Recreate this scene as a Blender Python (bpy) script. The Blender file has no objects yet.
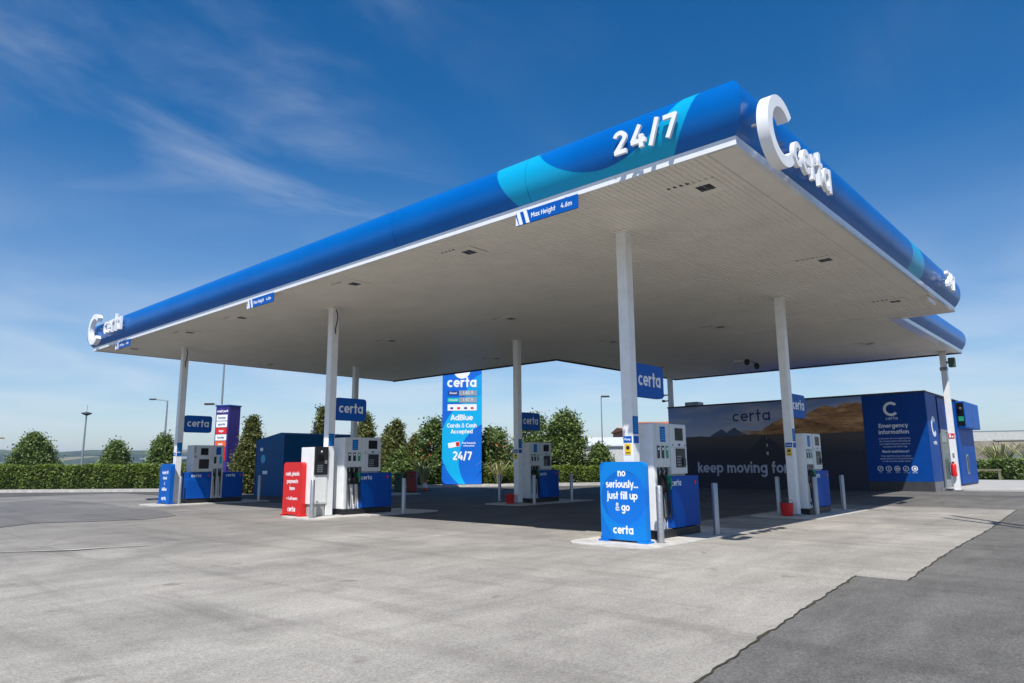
import bpy, bmesh, math, random
import numpy as np
from mathutils import Vector, Matrix
random.seed(7); rng = np.random.default_rng(11)
S = bpy.context.scene; COL = S.collection
PI = math.pi

# ------------------------------------------------------------------ camera
cam = bpy.data.cameras.new('camera'); co = bpy.data.objects.new('camera', cam); COL.objects.link(co)
R = Vector((0.74308858, 0.66914839, -0.0077325)); U = Vector((0.12085564, -0.12282718, 0.98504183)); F = R.cross(U) * -1
F = Vector((-0.65818939, 0.73290785, 0.17214183))
m = Matrix(((R.x, U.x, -F.x, 0), (R.y, U.y, -F.y, 0), (R.z, U.z, -F.z, 1.2), (0, 0, 0, 1)))
co.matrix_world = m
cam.sensor_width = 36; cam.lens = 695.03 * 36 / 1024; cam.clip_end = 9000; cam.clip_start = .05
S.camera = co
S.render.resolution_x = 1024; S.render.resolution_y = 683

# ------------------------------------------------------------------ light
SUN = Vector((0.42, -0.57, 1.0)).normalized()
SUN_EL = math.asin(SUN.z); SUN_AZ = math.atan2(SUN.x, SUN.y)
W = bpy.data.worlds.new('World'); S.world = W; W.use_nodes = True
wn = W.node_tree.nodes; wl = W.node_tree.links
def N(nt, t, **k):
    n = nt.nodes.new(t)
    for a, v in k.items():
        if a.startswith('i_'):
            key = a[2:]; key = int(key) if key.isdigit() else key.replace('_', ' ')
            n.inputs[key].default_value = v
        else: setattr(n, a, v)
    return n
def MATH(nt, op, a, b=None, c=None, clamp=False):
    n = nt.nodes.new('ShaderNodeMath'); n.operation = op; n.use_clamp = clamp
    for i, v in enumerate((a, b, c)):
        if v is None: continue
        if isinstance(v, (int, float)): n.inputs[i].default_value = v
        else: nt.links.new(v, n.inputs[i])
    return n.outputs[0]
def MIX(nt, fac, a, b, mode='MIX'):
    n = nt.nodes.new('ShaderNodeMix'); n.data_type = 'RGBA'; n.blend_type = mode
    for s, v in ((n.inputs[0], fac), (n.inputs[6], a), (n.inputs[7], b)):
        if isinstance(v, (int, float)): s.default_value = v
        elif isinstance(v, tuple): s.default_value = (*v, 1) if len(v) == 3 else v
        else: nt.links.new(v, s)
    return n.outputs[2]
def RAMP(nt, fac, stops, interp='LINEAR'):
    n = nt.nodes.new('ShaderNodeValToRGB'); n.color_ramp.interpolation = interp
    e = n.color_ramp.elements
    while len(e) > 1: e.remove(e[-1])
    for i, (p, c) in enumerate(stops):
        q = e[0] if i == 0 else e.new(p)
        q.position = p; q.color = (*c, 1) if isinstance(c, tuple) else (c, c, c, 1)
    nt.links.new(fac, n.inputs[0]); return n.outputs[0]
def SS(nt, v, a, b):
    n = nt.nodes.new('ShaderNodeMapRange'); n.interpolation_type = 'SMOOTHSTEP'
    nt.links.new(v, n.inputs[0]); n.inputs[1].default_value = a; n.inputs[2].default_value = b
    return n.outputs[0]
wt = W.node_tree
sky = N(wt, 'ShaderNodeTexSky', sky_type='NISHITA', sun_disc=False, sun_elevation=SUN_EL, sun_rotation=SUN_AZ,
        altitude=50, air_density=1.0, dust_density=0.3, ozone_density=4.0)
geo = N(wt, 'ShaderNodeTexCoord'); sep = N(wt, 'ShaderNodeSeparateXYZ'); wl.new(geo.outputs['Generated'], sep.inputs[0])
zz = MATH(wt, 'ADD', MATH(wt, 'MAXIMUM', sep.outputs[2], 0.0), 0.10)
cx = MATH(wt, 'DIVIDE', sep.outputs[0], zz); cy = MATH(wt, 'DIVIDE', sep.outputs[1], zz)
comb = N(wt, 'ShaderNodeCombineXYZ'); wl.new(cx, comb.inputs[0]); wl.new(cy, comb.inputs[1])
mp = N(wt, 'ShaderNodeMapping'); wl.new(comb.outputs[0], mp.inputs[0])
mp.inputs['Rotation'].default_value = (0, 0, math.radians(20)); mp.inputs['Scale'].default_value = (1.15, 0.5, 1); mp.inputs['Location'].default_value = (0.6, 1.3, 0)
cn = N(wt, 'ShaderNodeTexNoise', i_Scale=1.7, i_Detail=9.0, i_Roughness=0.56, i_Distortion=0.9); wl.new(mp.outputs[0], cn.inputs['Vector'])
cb = N(wt, 'ShaderNodeTexNoise', i_Scale=0.55, i_Detail=3.0, i_Roughness=0.5, i_Distortion=0.3); wl.new(comb.outputs[0], cb.inputs['Vector'])
cm = MATH(wt, 'MULTIPLY', SS(wt, cn.outputs[0], 0.40, 0.80), SS(wt, cb.outputs[0], 0.42, 0.66))
cm = MATH(wt, 'MULTIPLY', cm, 0.28)
hn_ = N(wt, 'ShaderNodeTexNoise', i_Scale=1.1, i_Detail=6.0, i_Distortion=.5); wl.new(comb.outputs[0], hn_.inputs['Vector'])
hz = MATH(wt, 'MULTIPLY', SS(wt, sep.outputs[2], 0.42, 0.0), MATH(wt, 'ADD', 0.30, MATH(wt, 'MULTIPLY', SS(wt, hn_.outputs[0], .35, .7), .34)))      # pale low sky
cm2 = MATH(wt, 'MAXIMUM', cm, hz)
hsv = N(wt, 'ShaderNodeHueSaturation', i_Hue=0.502, i_Saturation=1.38, i_Value=1.0); wl.new(sky.outputs[0], hsv.inputs['Color'])
skc = MIX(wt, cm2, hsv.outputs[0], (6.4, 7.0, 7.8))
bg = wn.get('Background') or N(wt, 'ShaderNodeBackground')
wl.new(skc, bg.inputs[0]); bg.inputs[1].default_value = 0.10
sl = bpy.data.lights.new('sun', 'SUN'); so = bpy.data.objects.new('sun', sl); COL.objects.link(so)
sl.energy = 4.6; sl.angle = math.radians(.5); sl.color = (1, .965, .91)
so.rotation_euler = SUN.to_track_quat('Z', 'Y').to_euler()
S.view_settings.view_transform = 'Standard'; S.view_settings.look = 'None'; S.view_settings.exposure = 0.28; S.view_settings.gamma = 1
S.render.engine = 'CYCLES'

# ------------------------------------------------------------------ materials
def srgb(r, g, b):
    f = lambda c: (c / 255 / 12.92) if c / 255 <= .04045 else ((c / 255 + .055) / 1.055) ** 2.4
    return (f(r), f(g), f(b))
MATS = {}
def mat(name, col, rough=.5, metal=0., var=.12, scale=6., bump=0., bscale=40., coat=0., spec=.5):
    if name in MATS: return MATS[name]
    M = bpy.data.materials.new(name); M.use_nodes = True; nt = M.node_tree; p = nt.nodes['Principled BSDF']
    tc = N(nt, 'ShaderNodeTexCoord'); g = N(nt, 'ShaderNodeNewGeometry')
    n = N(nt, 'ShaderNodeTexNoise', i_Scale=scale, i_Detail=6.0, i_Roughness=0.6); nt.links.new(g.outputs['Position'], n.inputs['Vector'])
    d = tuple(c * (1 - var) for c in col); l = tuple(min(1, c * (1 + var)) for c in col)
    nt.links.new(RAMP(nt, n.outputs[0], [(.3, d), (.7, l)]), p.inputs['Base Color'])
    p.inputs['Metallic'].default_value = metal; p.inputs['Coat Weight'].default_value = coat; p.inputs['Coat Roughness'].default_value = .08
    p.inputs['Specular IOR Level'].default_value = spec
    nt.links.new(RAMP(nt, n.outputs[0], [(.3, max(0, rough - .07)), (.7, min(1, rough + .07))]), p.inputs['Roughness'])
    if bump:
        b = N(nt, 'ShaderNodeBump', i_Strength=bump, i_Distance=.01)
        n2 = N(nt, 'ShaderNodeTexNoise', i_Scale=bscale, i_Detail=5.0); nt.links.new(g.outputs['Position'], n2.inputs['Vector'])
        nt.links.new(n2.outputs[0], b.inputs['Height']); nt.links.new(b.outputs[0], p.inputs['Normal'])
    MATS[name] = M; return M
BLUE = (.0, .095, .42); CYAN = (.004, .36, .62); NAVY = (.006, .03, .16)
white = mat('white_paint', (.80, .80, .79), .42, var=.06, coat=.2)
white_lt = mat('white_lettering', (.82, .83, .84), .45, var=.02)
grey_panel = mat('light_grey_panel', (.60, .62, .62), .42, var=.05)
blue = mat('blue_paint', BLUE, .5, var=.06, spec=.2)
navy = mat('navy_vinyl', (.002, .04, .24), .5, var=.08)
black = mat('black_plastic', (.012, .012, .014), .45, var=.2)
rubber = mat('black_rubber', (.015, .015, .016), .6, var=.2)
screen = mat('dark_screen', (.008, .008, .01), .25, var=.1, spec=.15)
steel = mat('brushed_steel', (.42, .42, .42), .42, metal=.7, var=.12, scale=30)
galv = mat('galvanised_steel', (.30, .32, .34), .5, metal=.6, var=.2)
green = mat('green_plastic', (.01, .28, .14), .4)
red = mat('red_paint', (.62, .012, .012), .35, var=.06)
yellow = mat('yellow_paint', (.80, .50, .02), .5)
cyan = mat('cyan_paint', CYAN, .4, var=.04)
soffit_m = mat('soffit_white_metal', (.78, .74, .65), .55, var=.05, scale=1.3)
trim_m = mat('trim_white_metal', (.80, .81, .83), .35, metal=.0, var=.05, coat=.5)
dark_gap = mat('dark_cavity', (.02, .02, .022), .8)
concrete = mat('island_concrete', (.50, .475, .43), .85, var=.28, scale=3.5, bump=.5, bscale=60)
conc_wall = mat('weathered_concrete', (.30, .265, .22), .9, var=.35, scale=1.2, bump=.4, bscale=20)
brick_m = mat('red_brick', (.42, .15, .07), .85, var=.2)
roof_m = mat('pale_metal_roof', (.62, .64, .66), .5, var=.1)
shed_grey = mat('grey_cladding', (.22, .27, .32), .6, var=.1)
plinth_m = mat('dark_plinth', (.035, .037, .042), .6, var=.2)
bark = mat('bark', (.10, .07, .045), .9, var=.3)
purple = mat('purple_panel', (.035, .02, .18), .4)
orange = mat('orange_plastic', (.75, .12, .02), .5)
tank_m = mat('tank_blue', (.0, .085, .24), .5, spec=.12, var=.12, scale=1.5)
wood = mat('weathered_wood', (.17, .15, .10), .9, var=.3)

def geo_xyz(nt):
    g = N(nt, 'ShaderNodeNewGeometry'); s = N(nt, 'ShaderNodeSeparateXYZ'); nt.links.new(g.outputs['Position'], s.inputs[0]); return g, s.outputs
def inside(nt, a, b, ca, cb_, r, soft=.006):
    d = MATH(nt, 'SQRT', MATH(nt, 'ADD', MATH(nt, 'POWER', MATH(nt, 'SUBTRACT', a, ca), 2), MATH(nt, 'POWER', MATH(nt, 'SUBTRACT', b, cb_), 2)))
    return SS(nt, d, r + soft, r - soft)
def print_mat(name, build, rough=.4, coat=.0, spec=.3):
    M = bpy.data.materials.new(name); M.use_nodes = True; nt = M.node_tree; p = nt.nodes['Principled BSDF']
    nt.links.new(build(nt), p.inputs['Base Color']); p.inputs['Roughness'].default_value = rough; p.inputs['Specular IOR Level'].default_value = spec
    p.inputs['Coat Weight'].default_value = coat; p.inputs['Coat Roughness'].default_value = .1
    MATS[name] = M; return M
def fascia_print(nt):
    g, (x, y, z) = geo_xyz(nt)
    front = MATH(nt, 'LESS_THAN', y, 7.62)
    f = MATH(nt, 'MULTIPLY', inside(nt, x, z, -5.3, 6.23, 1.775), MATH(nt, 'SUBTRACT', 1, inside(nt, x, z, -5.0, 6.58, 1.45)))
    s = MATH(nt, 'MULTIPLY', inside(nt, y, z, 14.5, 4.2, 2.35), MATH(nt, 'SUBTRACT', 1, inside(nt, y, z, 12.6, 5.2, 3.0)))
    msk = MATH(nt, 'ADD', MATH(nt, 'MULTIPLY', f, front), MATH(nt, 'MULTIPLY', s, MATH(nt, 'SUBTRACT', 1, front)))
    n = N(nt, 'ShaderNodeTexNoise', i_Scale=1.1, i_Detail=4.0); nt.links.new(g.outputs['Position'], n.inputs['Vector'])
    base = RAMP(nt, n.outputs[0], [(.3, (.0, .105, .40)), (.7, (.0, .13, .46))])
    return MIX(nt, msk, base, CYAN)
fascia_m = print_mat('fascia_print', fascia_print, .28, .0, .22)
def poster_swoosh(nt):
    tc = N(nt, 'ShaderNodeTexCoord'); s = N(nt, 'ShaderNodeSeparateXYZ'); nt.links.new(tc.outputs['Object'], s.inputs[0]); x, y, z = s.outputs
    a = inside(nt, x, z, .02, .66, .40); b = inside(nt, x, z, .10, .60, .40); c = inside(nt, x, z, .42, .72, .86)
    col = MIX(nt, c, (.0, .15, .54), (.0, .20, .62)); col = MIX(nt, a, col, (.0, .13, .50))
    return MIX(nt, MATH(nt, 'MULTIPLY', b, .55), col, (.003, .17, .68))
poster_m = print_mat('poster_blue_print', poster_swoosh)
def cabinet_swoosh(nt):
    tc = N(nt, 'ShaderNodeTexCoord'); s = N(nt, 'ShaderNodeSeparateXYZ'); nt.links.new(tc.outputs['Object'], s.inputs[0]); x, y, z = s.outputs
    a = inside(nt, y, z, .25, .2, .62); b = inside(nt, y, z, .05, .15, .55)
    return MIX(nt, MATH(nt, 'MULTIPLY', a, MATH(nt, 'SUBTRACT', 1, b)), (.001, .07, .36), (.001, .10, .46))
cabinet_m = print_mat('cabinet_blue_print', cabinet_swoosh, .55, 0, .15)
def totem_print(nt):
    tc = N(nt, 'ShaderNodeTexCoord'); s = N(nt, 'ShaderNodeSeparateXYZ'); nt.links.new(tc.outputs['Object'], s.inputs[0]); x, y, z = s.outputs
    a = inside(nt, x, z, 1.35, 2.0, 2.4, .01); b = inside(nt, x, z, 1.80, 1.2, 1.95, .01); c = inside(nt, x, z, 1.5, 4.2, 1.35, .01)
    col = MIX(nt, c, (.004, .13, .60), (.004, .32, .70)); col = MIX(nt, a, col, (.003, .40, .76))
    return MIX(nt, b, col, (.004, .13, .60))
totem_m = print_mat('totem_print', totem_print)
def mural_print(nt):   # printed landscape: sky, far peaks, sunlit tawny hills, a dark plain and a road
    g, (x, y, z) = geo_xyz(nt)
    def ridge(scale, amp, base, seed):
        c = N(nt, 'ShaderNodeCombineXYZ', i_Y=seed); nt.links.new(x, c.inputs[0])
        n = N(nt, 'ShaderNodeTexNoise', i_Scale=scale, i_Detail=5.0, i_Roughness=.55); nt.links.new(c.outputs[0], n.inputs['Vector'])
        return MATH(nt, 'ADD', MATH(nt, 'MULTIPLY', MATH(nt, 'SUBTRACT', n.outputs[0], .5), amp), base)
    mv = N(nt, 'ShaderNodeMapping'); nt.links.new(g.outputs['Position'], mv.inputs[0]); mv.inputs['Scale'].default_value = (.5, 1, 1.6)
    n = N(nt, 'ShaderNodeTexNoise', i_Scale=1.1, i_Detail=8.0, i_Distortion=.6); nt.links.new(mv.outputs[0], n.inputs['Vector'])
    skyc = MIX(nt, SS(nt, n.outputs[0], .42, .68), RAMP(nt, MATH(nt, 'MULTIPLY', z, .25), [(.55, (.52, .56, .70)), (.88, (.18, .30, .60))]), (.56, .58, .68))
    peak = MATH(nt, 'LESS_THAN', z, MATH(nt, 'ADD', ridge(1.2, .9, 2.38, 4.4), MATH(nt, 'MULTIPLY', SS(nt, MATH(nt, 'ABSOLUTE', MATH(nt, 'ADD', x, 12.6)), 1.1, 0.0), .30)))
    peak = MATH(nt, 'MULTIPLY', peak, MATH(nt, 'GREATER_THAN', z, 1.5))
    pk2 = MATH(nt, 'LESS_THAN', z, MATH(nt, 'SUBTRACT', ridge(3., .25, 2.56, 3.), MATH(nt, 'MULTIPLY', MATH(nt, 'ABSOLUTE', MATH(nt, 'ADD', x, 12.35)), .62)))
    pk3 = MATH(nt, 'LESS_THAN', z, MATH(nt, 'SUBTRACT', ridge(3., .25, 2.50, 7.), MATH(nt, 'MULTIPLY', MATH(nt, 'ABSOLUTE', MATH(nt, 'ADD', x, 12.95)), .55)))
    pk = MATH(nt, 'MAXIMUM', pk2, pk3)
    col = MIX(nt, pk, skyc, (.10, .12, .20))
    hillh = MATH(nt, 'ADD', ridge(1.1, .75, 2.38, 9.1), MATH(nt, 'MULTIPLY', SS(nt, x, -12.2, -8.2), .85))
    hill = MATH(nt, 'LESS_THAN', z, hillh)
    mq = N(nt, 'ShaderNodeMapping'); nt.links.new(g.outputs['Position'], mq.inputs[0]); mq.inputs['Scale'].default_value = (.6, 1, 2.6); mq.inputs['Rotation'].default_value = (0, .25, 0)
    n2 = N(nt, 'ShaderNodeTexNoise', i_Scale=1.6, i_Detail=9.0, i_Roughness=.65, i_Distortion=.5); nt.links.new(mq.outputs[0], n2.inputs['Vector'])
    tawny = RAMP(nt, n2.outputs[0], [(.3, (.13, .06, .03)), (.5, (.45, .22, .09)), (.66, (.85, .50, .22))])
    col = MIX(nt, MATH(nt, 'MULTIPLY', hill, SS(nt, x, -12.4, -11.4)), col, tawny)
    plain = RAMP(nt, MATH(nt, 'MULTIPLY', z, .4), [(.1, (.022, .028, .055)), (.6, (.03, .033, .055)), (.84, (.10, .08, .075))])
    col = MIX(nt, MATH(nt, 'LESS_THAN', z, MATH(nt, 'ADD', 2.22, MATH(nt, 'MULTIPLY', ridge(.6, .2, 0, 2), 1))), col, plain)
    dx = MATH(nt, 'ABSOLUTE', MATH(nt, 'ADD', x, 11.1)); hw = MATH(nt, 'ADD', MATH(nt, 'MULTIPLY', MATH(nt, 'SUBTRACT', 2.2, z), 1.15), .05)
    road = MATH(nt, 'MULTIPLY', MATH(nt, 'LESS_THAN', dx, hw), MATH(nt, 'LESS_THAN', z, 2.2))
    col = MIX(nt, MATH(nt, 'MULTIPLY', road, .8), col, (.028, .032, .05))
    dash = MATH(nt, 'MULTIPLY', MATH(nt, 'LESS_THAN', MATH(nt, 'ABSOLUTE', MATH(nt, 'ADD', x, 11.05)), MATH(nt, 'MULTIPLY', hw, .045)),
                MATH(nt, 'GREATER_THAN', MATH(nt, 'FRACT', MATH(nt, 'MULTIPLY', z, 3.2)), .6))
    dash = MATH(nt, 'MULTIPLY', dash, MATH(nt, 'MULTIPLY', road, MATH(nt, 'GREATER_THAN', z, 1.3)))
    return MIX(nt, dash, col, (.55, .55, .55))
mural_m = print_mat('mural_print', mural_print, .5, 0)

def ground_mat(name, lo, hi, grain=.35, stain=(.05, .05, .05), west=None, cracks=False):
    M = bpy.data.materials.new(name); M.use_nodes = True; nt = M.node_tree; p = nt.nodes['Principled BSDF']
    g = N(nt, 'ShaderNodeNewGeometry'); P = g.outputs['Position']
    def noise(sc, det=6., rough=.6, dist=0., vec=P):
        n = N(nt, 'ShaderNodeTexNoise', i_Scale=sc, i_Detail=det, i_Roughness=rough, i_Distortion=dist); nt.links.new(vec, n.inputs['Vector']); return n.outputs[0]
    mpn = N(nt, 'ShaderNodeMapping'); nt.links.new(P, mpn.inputs[0]); mpn.inputs['Rotation'].default_value = (0, 0, .42); mpn.inputs['Scale'].default_value = (1.4, .45, 1)
    big = noise(.45, 6, .6, .4); mid = noise(1.5, 7, .65, .6, mpn.outputs[0]); fine = noise(55, 4, .7); grit = noise(170, 3, .7)
    v = MATH(nt, 'ADD', MATH(nt, 'MULTIPLY', big, .5), MATH(nt, 'MULTIPLY', mid, .5))
    col = RAMP(nt, v, [(.32, lo), (.68, hi)])
    if west:   # older, greyer patch of surfacing towards the hedge side, with a feathered join
        sx = N(nt, 'ShaderNodeSeparateXYZ'); nt.links.new(P, sx.inputs[0])
        q = MATH(nt, 'ADD', MATH(nt, 'ADD', sx.outputs[0], MATH(nt, 'MULTIPLY', sx.outputs[1], -.45)), MATH(nt, 'MULTIPLY', MATH(nt, 'SUBTRACT', big, .5), 14))
        col = MIX(nt, SS(nt, q, -8.0, -17.0), col, RAMP(nt, v, [(.32, west[0]), (.68, west[1])]))
    vor = N(nt, 'ShaderNodeTexVoronoi', i_Scale=75.0); nt.links.new(P, vor.inputs['Vector'])
    sp = RAMP(nt, vor.outputs['Color'], [(.0, 1 - grain), (.5, 1.0), (1., 1 + grain)])
    col = MIX(nt, 1.0, col, MIX(nt, .6, (1, 1, 1), sp), 'MULTIPLY')
    gg = RAMP(nt, MATH(nt, 'ADD', MATH(nt, 'MULTIPLY', fine, .5), MATH(nt, 'MULTIPLY', grit, .5)), [(.36, 1 - grain), (.64, 1 + grain)])
    col = MIX(nt, 1.0, col, gg, 'MULTIPLY')
    # dark pits and blotchy tyre wear
    pit = SS(nt, noise(28, 3, .75), .62, .72); col = MIX(nt, MATH(nt, 'MULTIPLY', pit, .45), col, stain)
    bl = SS(nt, noise(.8, 5, .6, 1.2), .56, .74); col = MIX(nt, MATH(nt, 'MULTIPLY', bl, .28), col, stain)
    mp3 = N(nt, 'ShaderNodeMapping'); nt.links.new(P, mp3.inputs[0]); mp3.inputs['Rotation'].default_value = (0, 0, -.12); mp3.inputs['Scale'].default_value = (.22, 2.4, 1)
    stk = SS(nt, noise(1.0, 7, .6, .3, mp3.outputs[0]), .50, .66); col = MIX(nt, MATH(nt, 'MULTIPLY', stk, .26), col, stain)
    lgt = SS(nt, noise(1.4, 6, .7, .5, mp3.outputs[0]), .60, .72); col = MIX(nt, MATH(nt, 'MULTIPLY', lgt, .22), col, tuple(min(1, c * 1.25) for c in hi))
    oil = SS(nt, noise(2.3, 2, .4, .3), .70, .76); col = MIX(nt, MATH(nt, 'MULTIPLY', oil, .45), col, stain)
    if cracks:
        vc = N(nt, 'ShaderNodeTexVoronoi', feature='DISTANCE_TO_EDGE', i_Scale=.16)
        ad = N(nt, 'ShaderNodeVectorMath', operation='ADD'); nz = N(nt, 'ShaderNodeTexNoise', i_Scale=1.3, i_Detail=5.0); nt.links.new(P, nz.inputs['Vector'])
        nt.links.new(P, ad.inputs[0]); nt.links.new(nz.outputs[1], ad.inputs[1]); nt.links.new(ad.outputs[0], vc.inputs['Vector'])
        ck = MATH(nt, 'MULTIPLY', SS(nt, vc.outputs['Distance'], .006, .001), .5); col = MIX(nt, ck, col, stain)
    nt.links.new(col, p.inputs['Base Color']); p.inputs['Roughness'].default_value = .88; p.inputs['Specular IOR Level'].default_value = .3
    b = N(nt, 'ShaderNodeBump', i_Strength=.55, i_Distance=.006); nt.links.new(MATH(nt, 'ADD', fine, MATH(nt, 'MULTIPLY', vor.outputs['Distance'], .8)), b.inputs['Height']); nt.links.new(b.outputs[0], p.inputs['Normal'])
    MATS[name] = M; return M
asphalt_m = ground_mat('asphalt', (.075, .071, .066), (.145, .138, .128), .30, (.035, .034, .032))
asph2_m = ground_mat('sun_bleached_asphalt', (.085, .080, .072), (.20, .19, .172), .42, (.05, .047, .043))
conc_m = ground_mat('worn_concrete_paving', (.235, .218, .190), (.445, .412, .356), .30, (.115, .103, .088), ((.18, .168, .150), (.31, .291, .258)))
mid_m = ground_mat('grey_worn_surfacing', (.15, .142, .132), (.29, .275, .25), .30, (.09, .088, .085))
dark_m = ground_mat('dark_worn_asphalt', (.115, .11, .105), (.21, .205, .195), .30, (.07, .07, .07))
pave_m = ground_mat('pavement_concrete', (.36, .345, .32), (.50, .48, .45), .15, (.2, .2, .19))

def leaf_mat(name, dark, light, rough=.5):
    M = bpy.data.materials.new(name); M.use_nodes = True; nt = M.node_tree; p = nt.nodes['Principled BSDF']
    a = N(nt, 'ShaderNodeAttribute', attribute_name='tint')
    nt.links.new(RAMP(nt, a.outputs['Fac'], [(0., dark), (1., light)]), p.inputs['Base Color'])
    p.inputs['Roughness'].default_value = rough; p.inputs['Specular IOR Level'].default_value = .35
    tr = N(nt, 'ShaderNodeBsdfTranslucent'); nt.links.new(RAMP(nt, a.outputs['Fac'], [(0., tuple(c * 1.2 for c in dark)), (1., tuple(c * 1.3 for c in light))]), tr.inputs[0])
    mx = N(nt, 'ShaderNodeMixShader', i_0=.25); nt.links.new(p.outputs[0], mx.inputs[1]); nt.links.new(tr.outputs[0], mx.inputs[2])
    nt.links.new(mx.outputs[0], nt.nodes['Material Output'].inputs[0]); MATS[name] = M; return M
leaf_dark = leaf_mat('conifer_foliage', (.035, .055, .014), (.24, .25, .07))
leaf_mid = leaf_mat('broadleaf_foliage', (.035, .07, .016), (.22, .30, .08))
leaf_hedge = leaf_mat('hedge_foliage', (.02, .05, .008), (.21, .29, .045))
leaf_pale = leaf_mat('yellow_strap_foliage', (.12, .14, .04), (.55, .52, .24))
flower_m = mat('orange_red_flowers', (.45, .10, .035), .6)

# ------------------------------------------------------------------ mesh helpers
class MB:
    def __init__(s): s.v = []; s.f = []; s.mi = []
    def add(s, vs, fs, M=None, mi=0):
        o = len(s.v)
        s.v += [tuple(M @ Vector(v)) if M else tuple(v) for v in vs]; s.f += [tuple(i + o for i in f) for f in fs]; s.mi += [mi] * len(fs); return s
    def box(s, x0, x1, y0, y1, z0, z1, bev=0., M=None, mi=0):
        if not bev:
            vs = [(x, y, z) for x in (x0, x1) for y in (y0, y1) for z in (z0, z1)]
            return s.add(vs, [(0, 1, 3, 2), (4, 6, 7, 5), (0, 4, 5, 1), (2, 3, 7, 6), (0, 2, 6, 4), (1, 5, 7, 3)], M, mi)
        b = bmesh.new(); bmesh.ops.create_cube(b, size=1)
        for v in b.verts: v.co = ((x0 + x1) / 2 + v.co.x * (x1 - x0), (y0 + y1) / 2 + v.co.y * (y1 - y0), (z0 + z1) / 2 + v.co.z * (z1 - z0))
        bmesh.ops.bevel(b, geom=b.edges[:], offset=bev, segments=2, affect='EDGES', profile=.6)
        b.verts.index_update(); s.add([v.co.copy() for v in b.verts], [[v.index for v in f.verts] for f in b.faces], M, mi); b.free(); return s
    def prism(s, pts, axis, a, b, M=None, mi=0, inset=0.):
        # closed outline pts (2D) extruded along axis ('x','y','z') from a to b
        n = len(pts)
        def P(p, t): return {'x': (t, p[0], p[1]), 'y': (p[0], t, p[1]), 'z': (p[0], p[1], t)}[axis]
        vs = [P(p, a) for p in pts] + [P(p, b) for p in pts]
        fs = [(i, (i + 1) % n, n + (i + 1) % n, n + i) for i in range(n)] + [tuple(range(n))[::-1], tuple(range(n, 2 * n))]
        return s.add(vs, fs, M, mi)
    def tube(s, pts, r, seg=8, M=None, mi=0, caps=True):
        pts = [Vector(p) for p in pts]; rs = r if isinstance(r, (list, tuple)) else [r] * len(pts); o = []; fs = []; vs = []
        up = None
        for i, p in enumerate(pts):
            t = (pts[min(i + 1, len(pts) - 1)] - pts[max(i - 1, 0)]).normalized()
            if up is None: up = t.orthogonal().normalized()
            a = (up - t * up.dot(t)).normalized(); up = a; b = t.cross(a)
            vs += [p + (a * math.cos(2 * PI * k / seg) + b * math.sin(2 * PI * k / seg)) * rs[i] for k in range(seg)]
        for i in range(len(pts) - 1):
            for k in range(seg): fs.append((i * seg + k, i * seg + (k + 1) % seg, (i + 1) * seg + (k + 1) % seg, (i + 1) * seg + k))
        if caps: fs += [tuple(range(seg))[::-1], tuple(range((len(pts) - 1) * seg, len(pts) * seg))]
        return s.add(vs, fs, M, mi)
    def lathe(s, prof, seg=20, M=None, mi=0):
        vs = [(r * math.cos(2 * PI * k / seg), r * math.sin(2 * PI * k / seg), z) for r, z in prof for k in range(seg)]
        fs = [(i * seg + k, i * seg + (k + 1) % seg, (i + 1) * seg + (k + 1) % seg, (i + 1) * seg + k) for i in range(len(prof) - 1) for k in range(seg)]
        fs += [tuple(range(seg))[::-1], tuple(range((len(prof) - 1) * seg, len(prof) * seg))]
        return s.add(vs, fs, M, mi)
    def mesh(s, name):
        me = bpy.data.meshes.new(name); me.from_pydata(s.v, [], s.f)
        if any(s.mi): me.polygons.foreach_set('material_index', s.mi)
        return me
def link(name, me, m, parent=None, smooth=False, loc=None):
    ms = m if isinstance(m, (list, tuple)) else [m]
    if not me.materials:
        for x in ms: me.materials.append(x)
    if smooth:
        me.polygons.foreach_set('use_smooth', [True] * len(me.polygons)); me.set_sharp_from_angle(angle=math.radians(35))
    o = bpy.data.objects.new(name, me); COL.objects.link(o)
    if parent: o.parent = parent
    if loc: o.location = loc
    return o
def part(name, mb, m, parent, smooth=False, loc=None, label=None):
    o = link(name, mb.mesh(name), m, parent, smooth, loc)
    if label: o['label'] = label
    return o
def tag(o, label, cat, group=None):
    o['label'] = label; o['category'] = cat
    if group: o['group'] = group
    return o
def thing(name, label, cat, loc=(0, 0, 0), rz=0, group=None):
    o = bpy.data.objects.new(name, None); COL.objects.link(o); o.location = loc; o.rotation_euler = (0, 0, rz); o.empty_display_size = .2
    return tag(o, label, cat, group)
def struct(o): o['kind'] = 'structure'; return o
def dup(o, loc=None, rz=None, label=None, parent=None):
    c = o.copy(); COL.objects.link(c)
    if parent is not None: c.parent = parent; c.matrix_parent_inverse = o.matrix_parent_inverse.copy()
    if loc is not None: c.location = loc
    if rz is not None: c.rotation_euler = (0, 0, rz)
    if label: c['label'] = label
    for ch in list(o.children): dup(ch, parent=c)
    return c
def gz(x, y):
    t = min(1, max(0, (y - 18.5) / 7)); return .13 * t * t * (3 - 2 * t)

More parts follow.
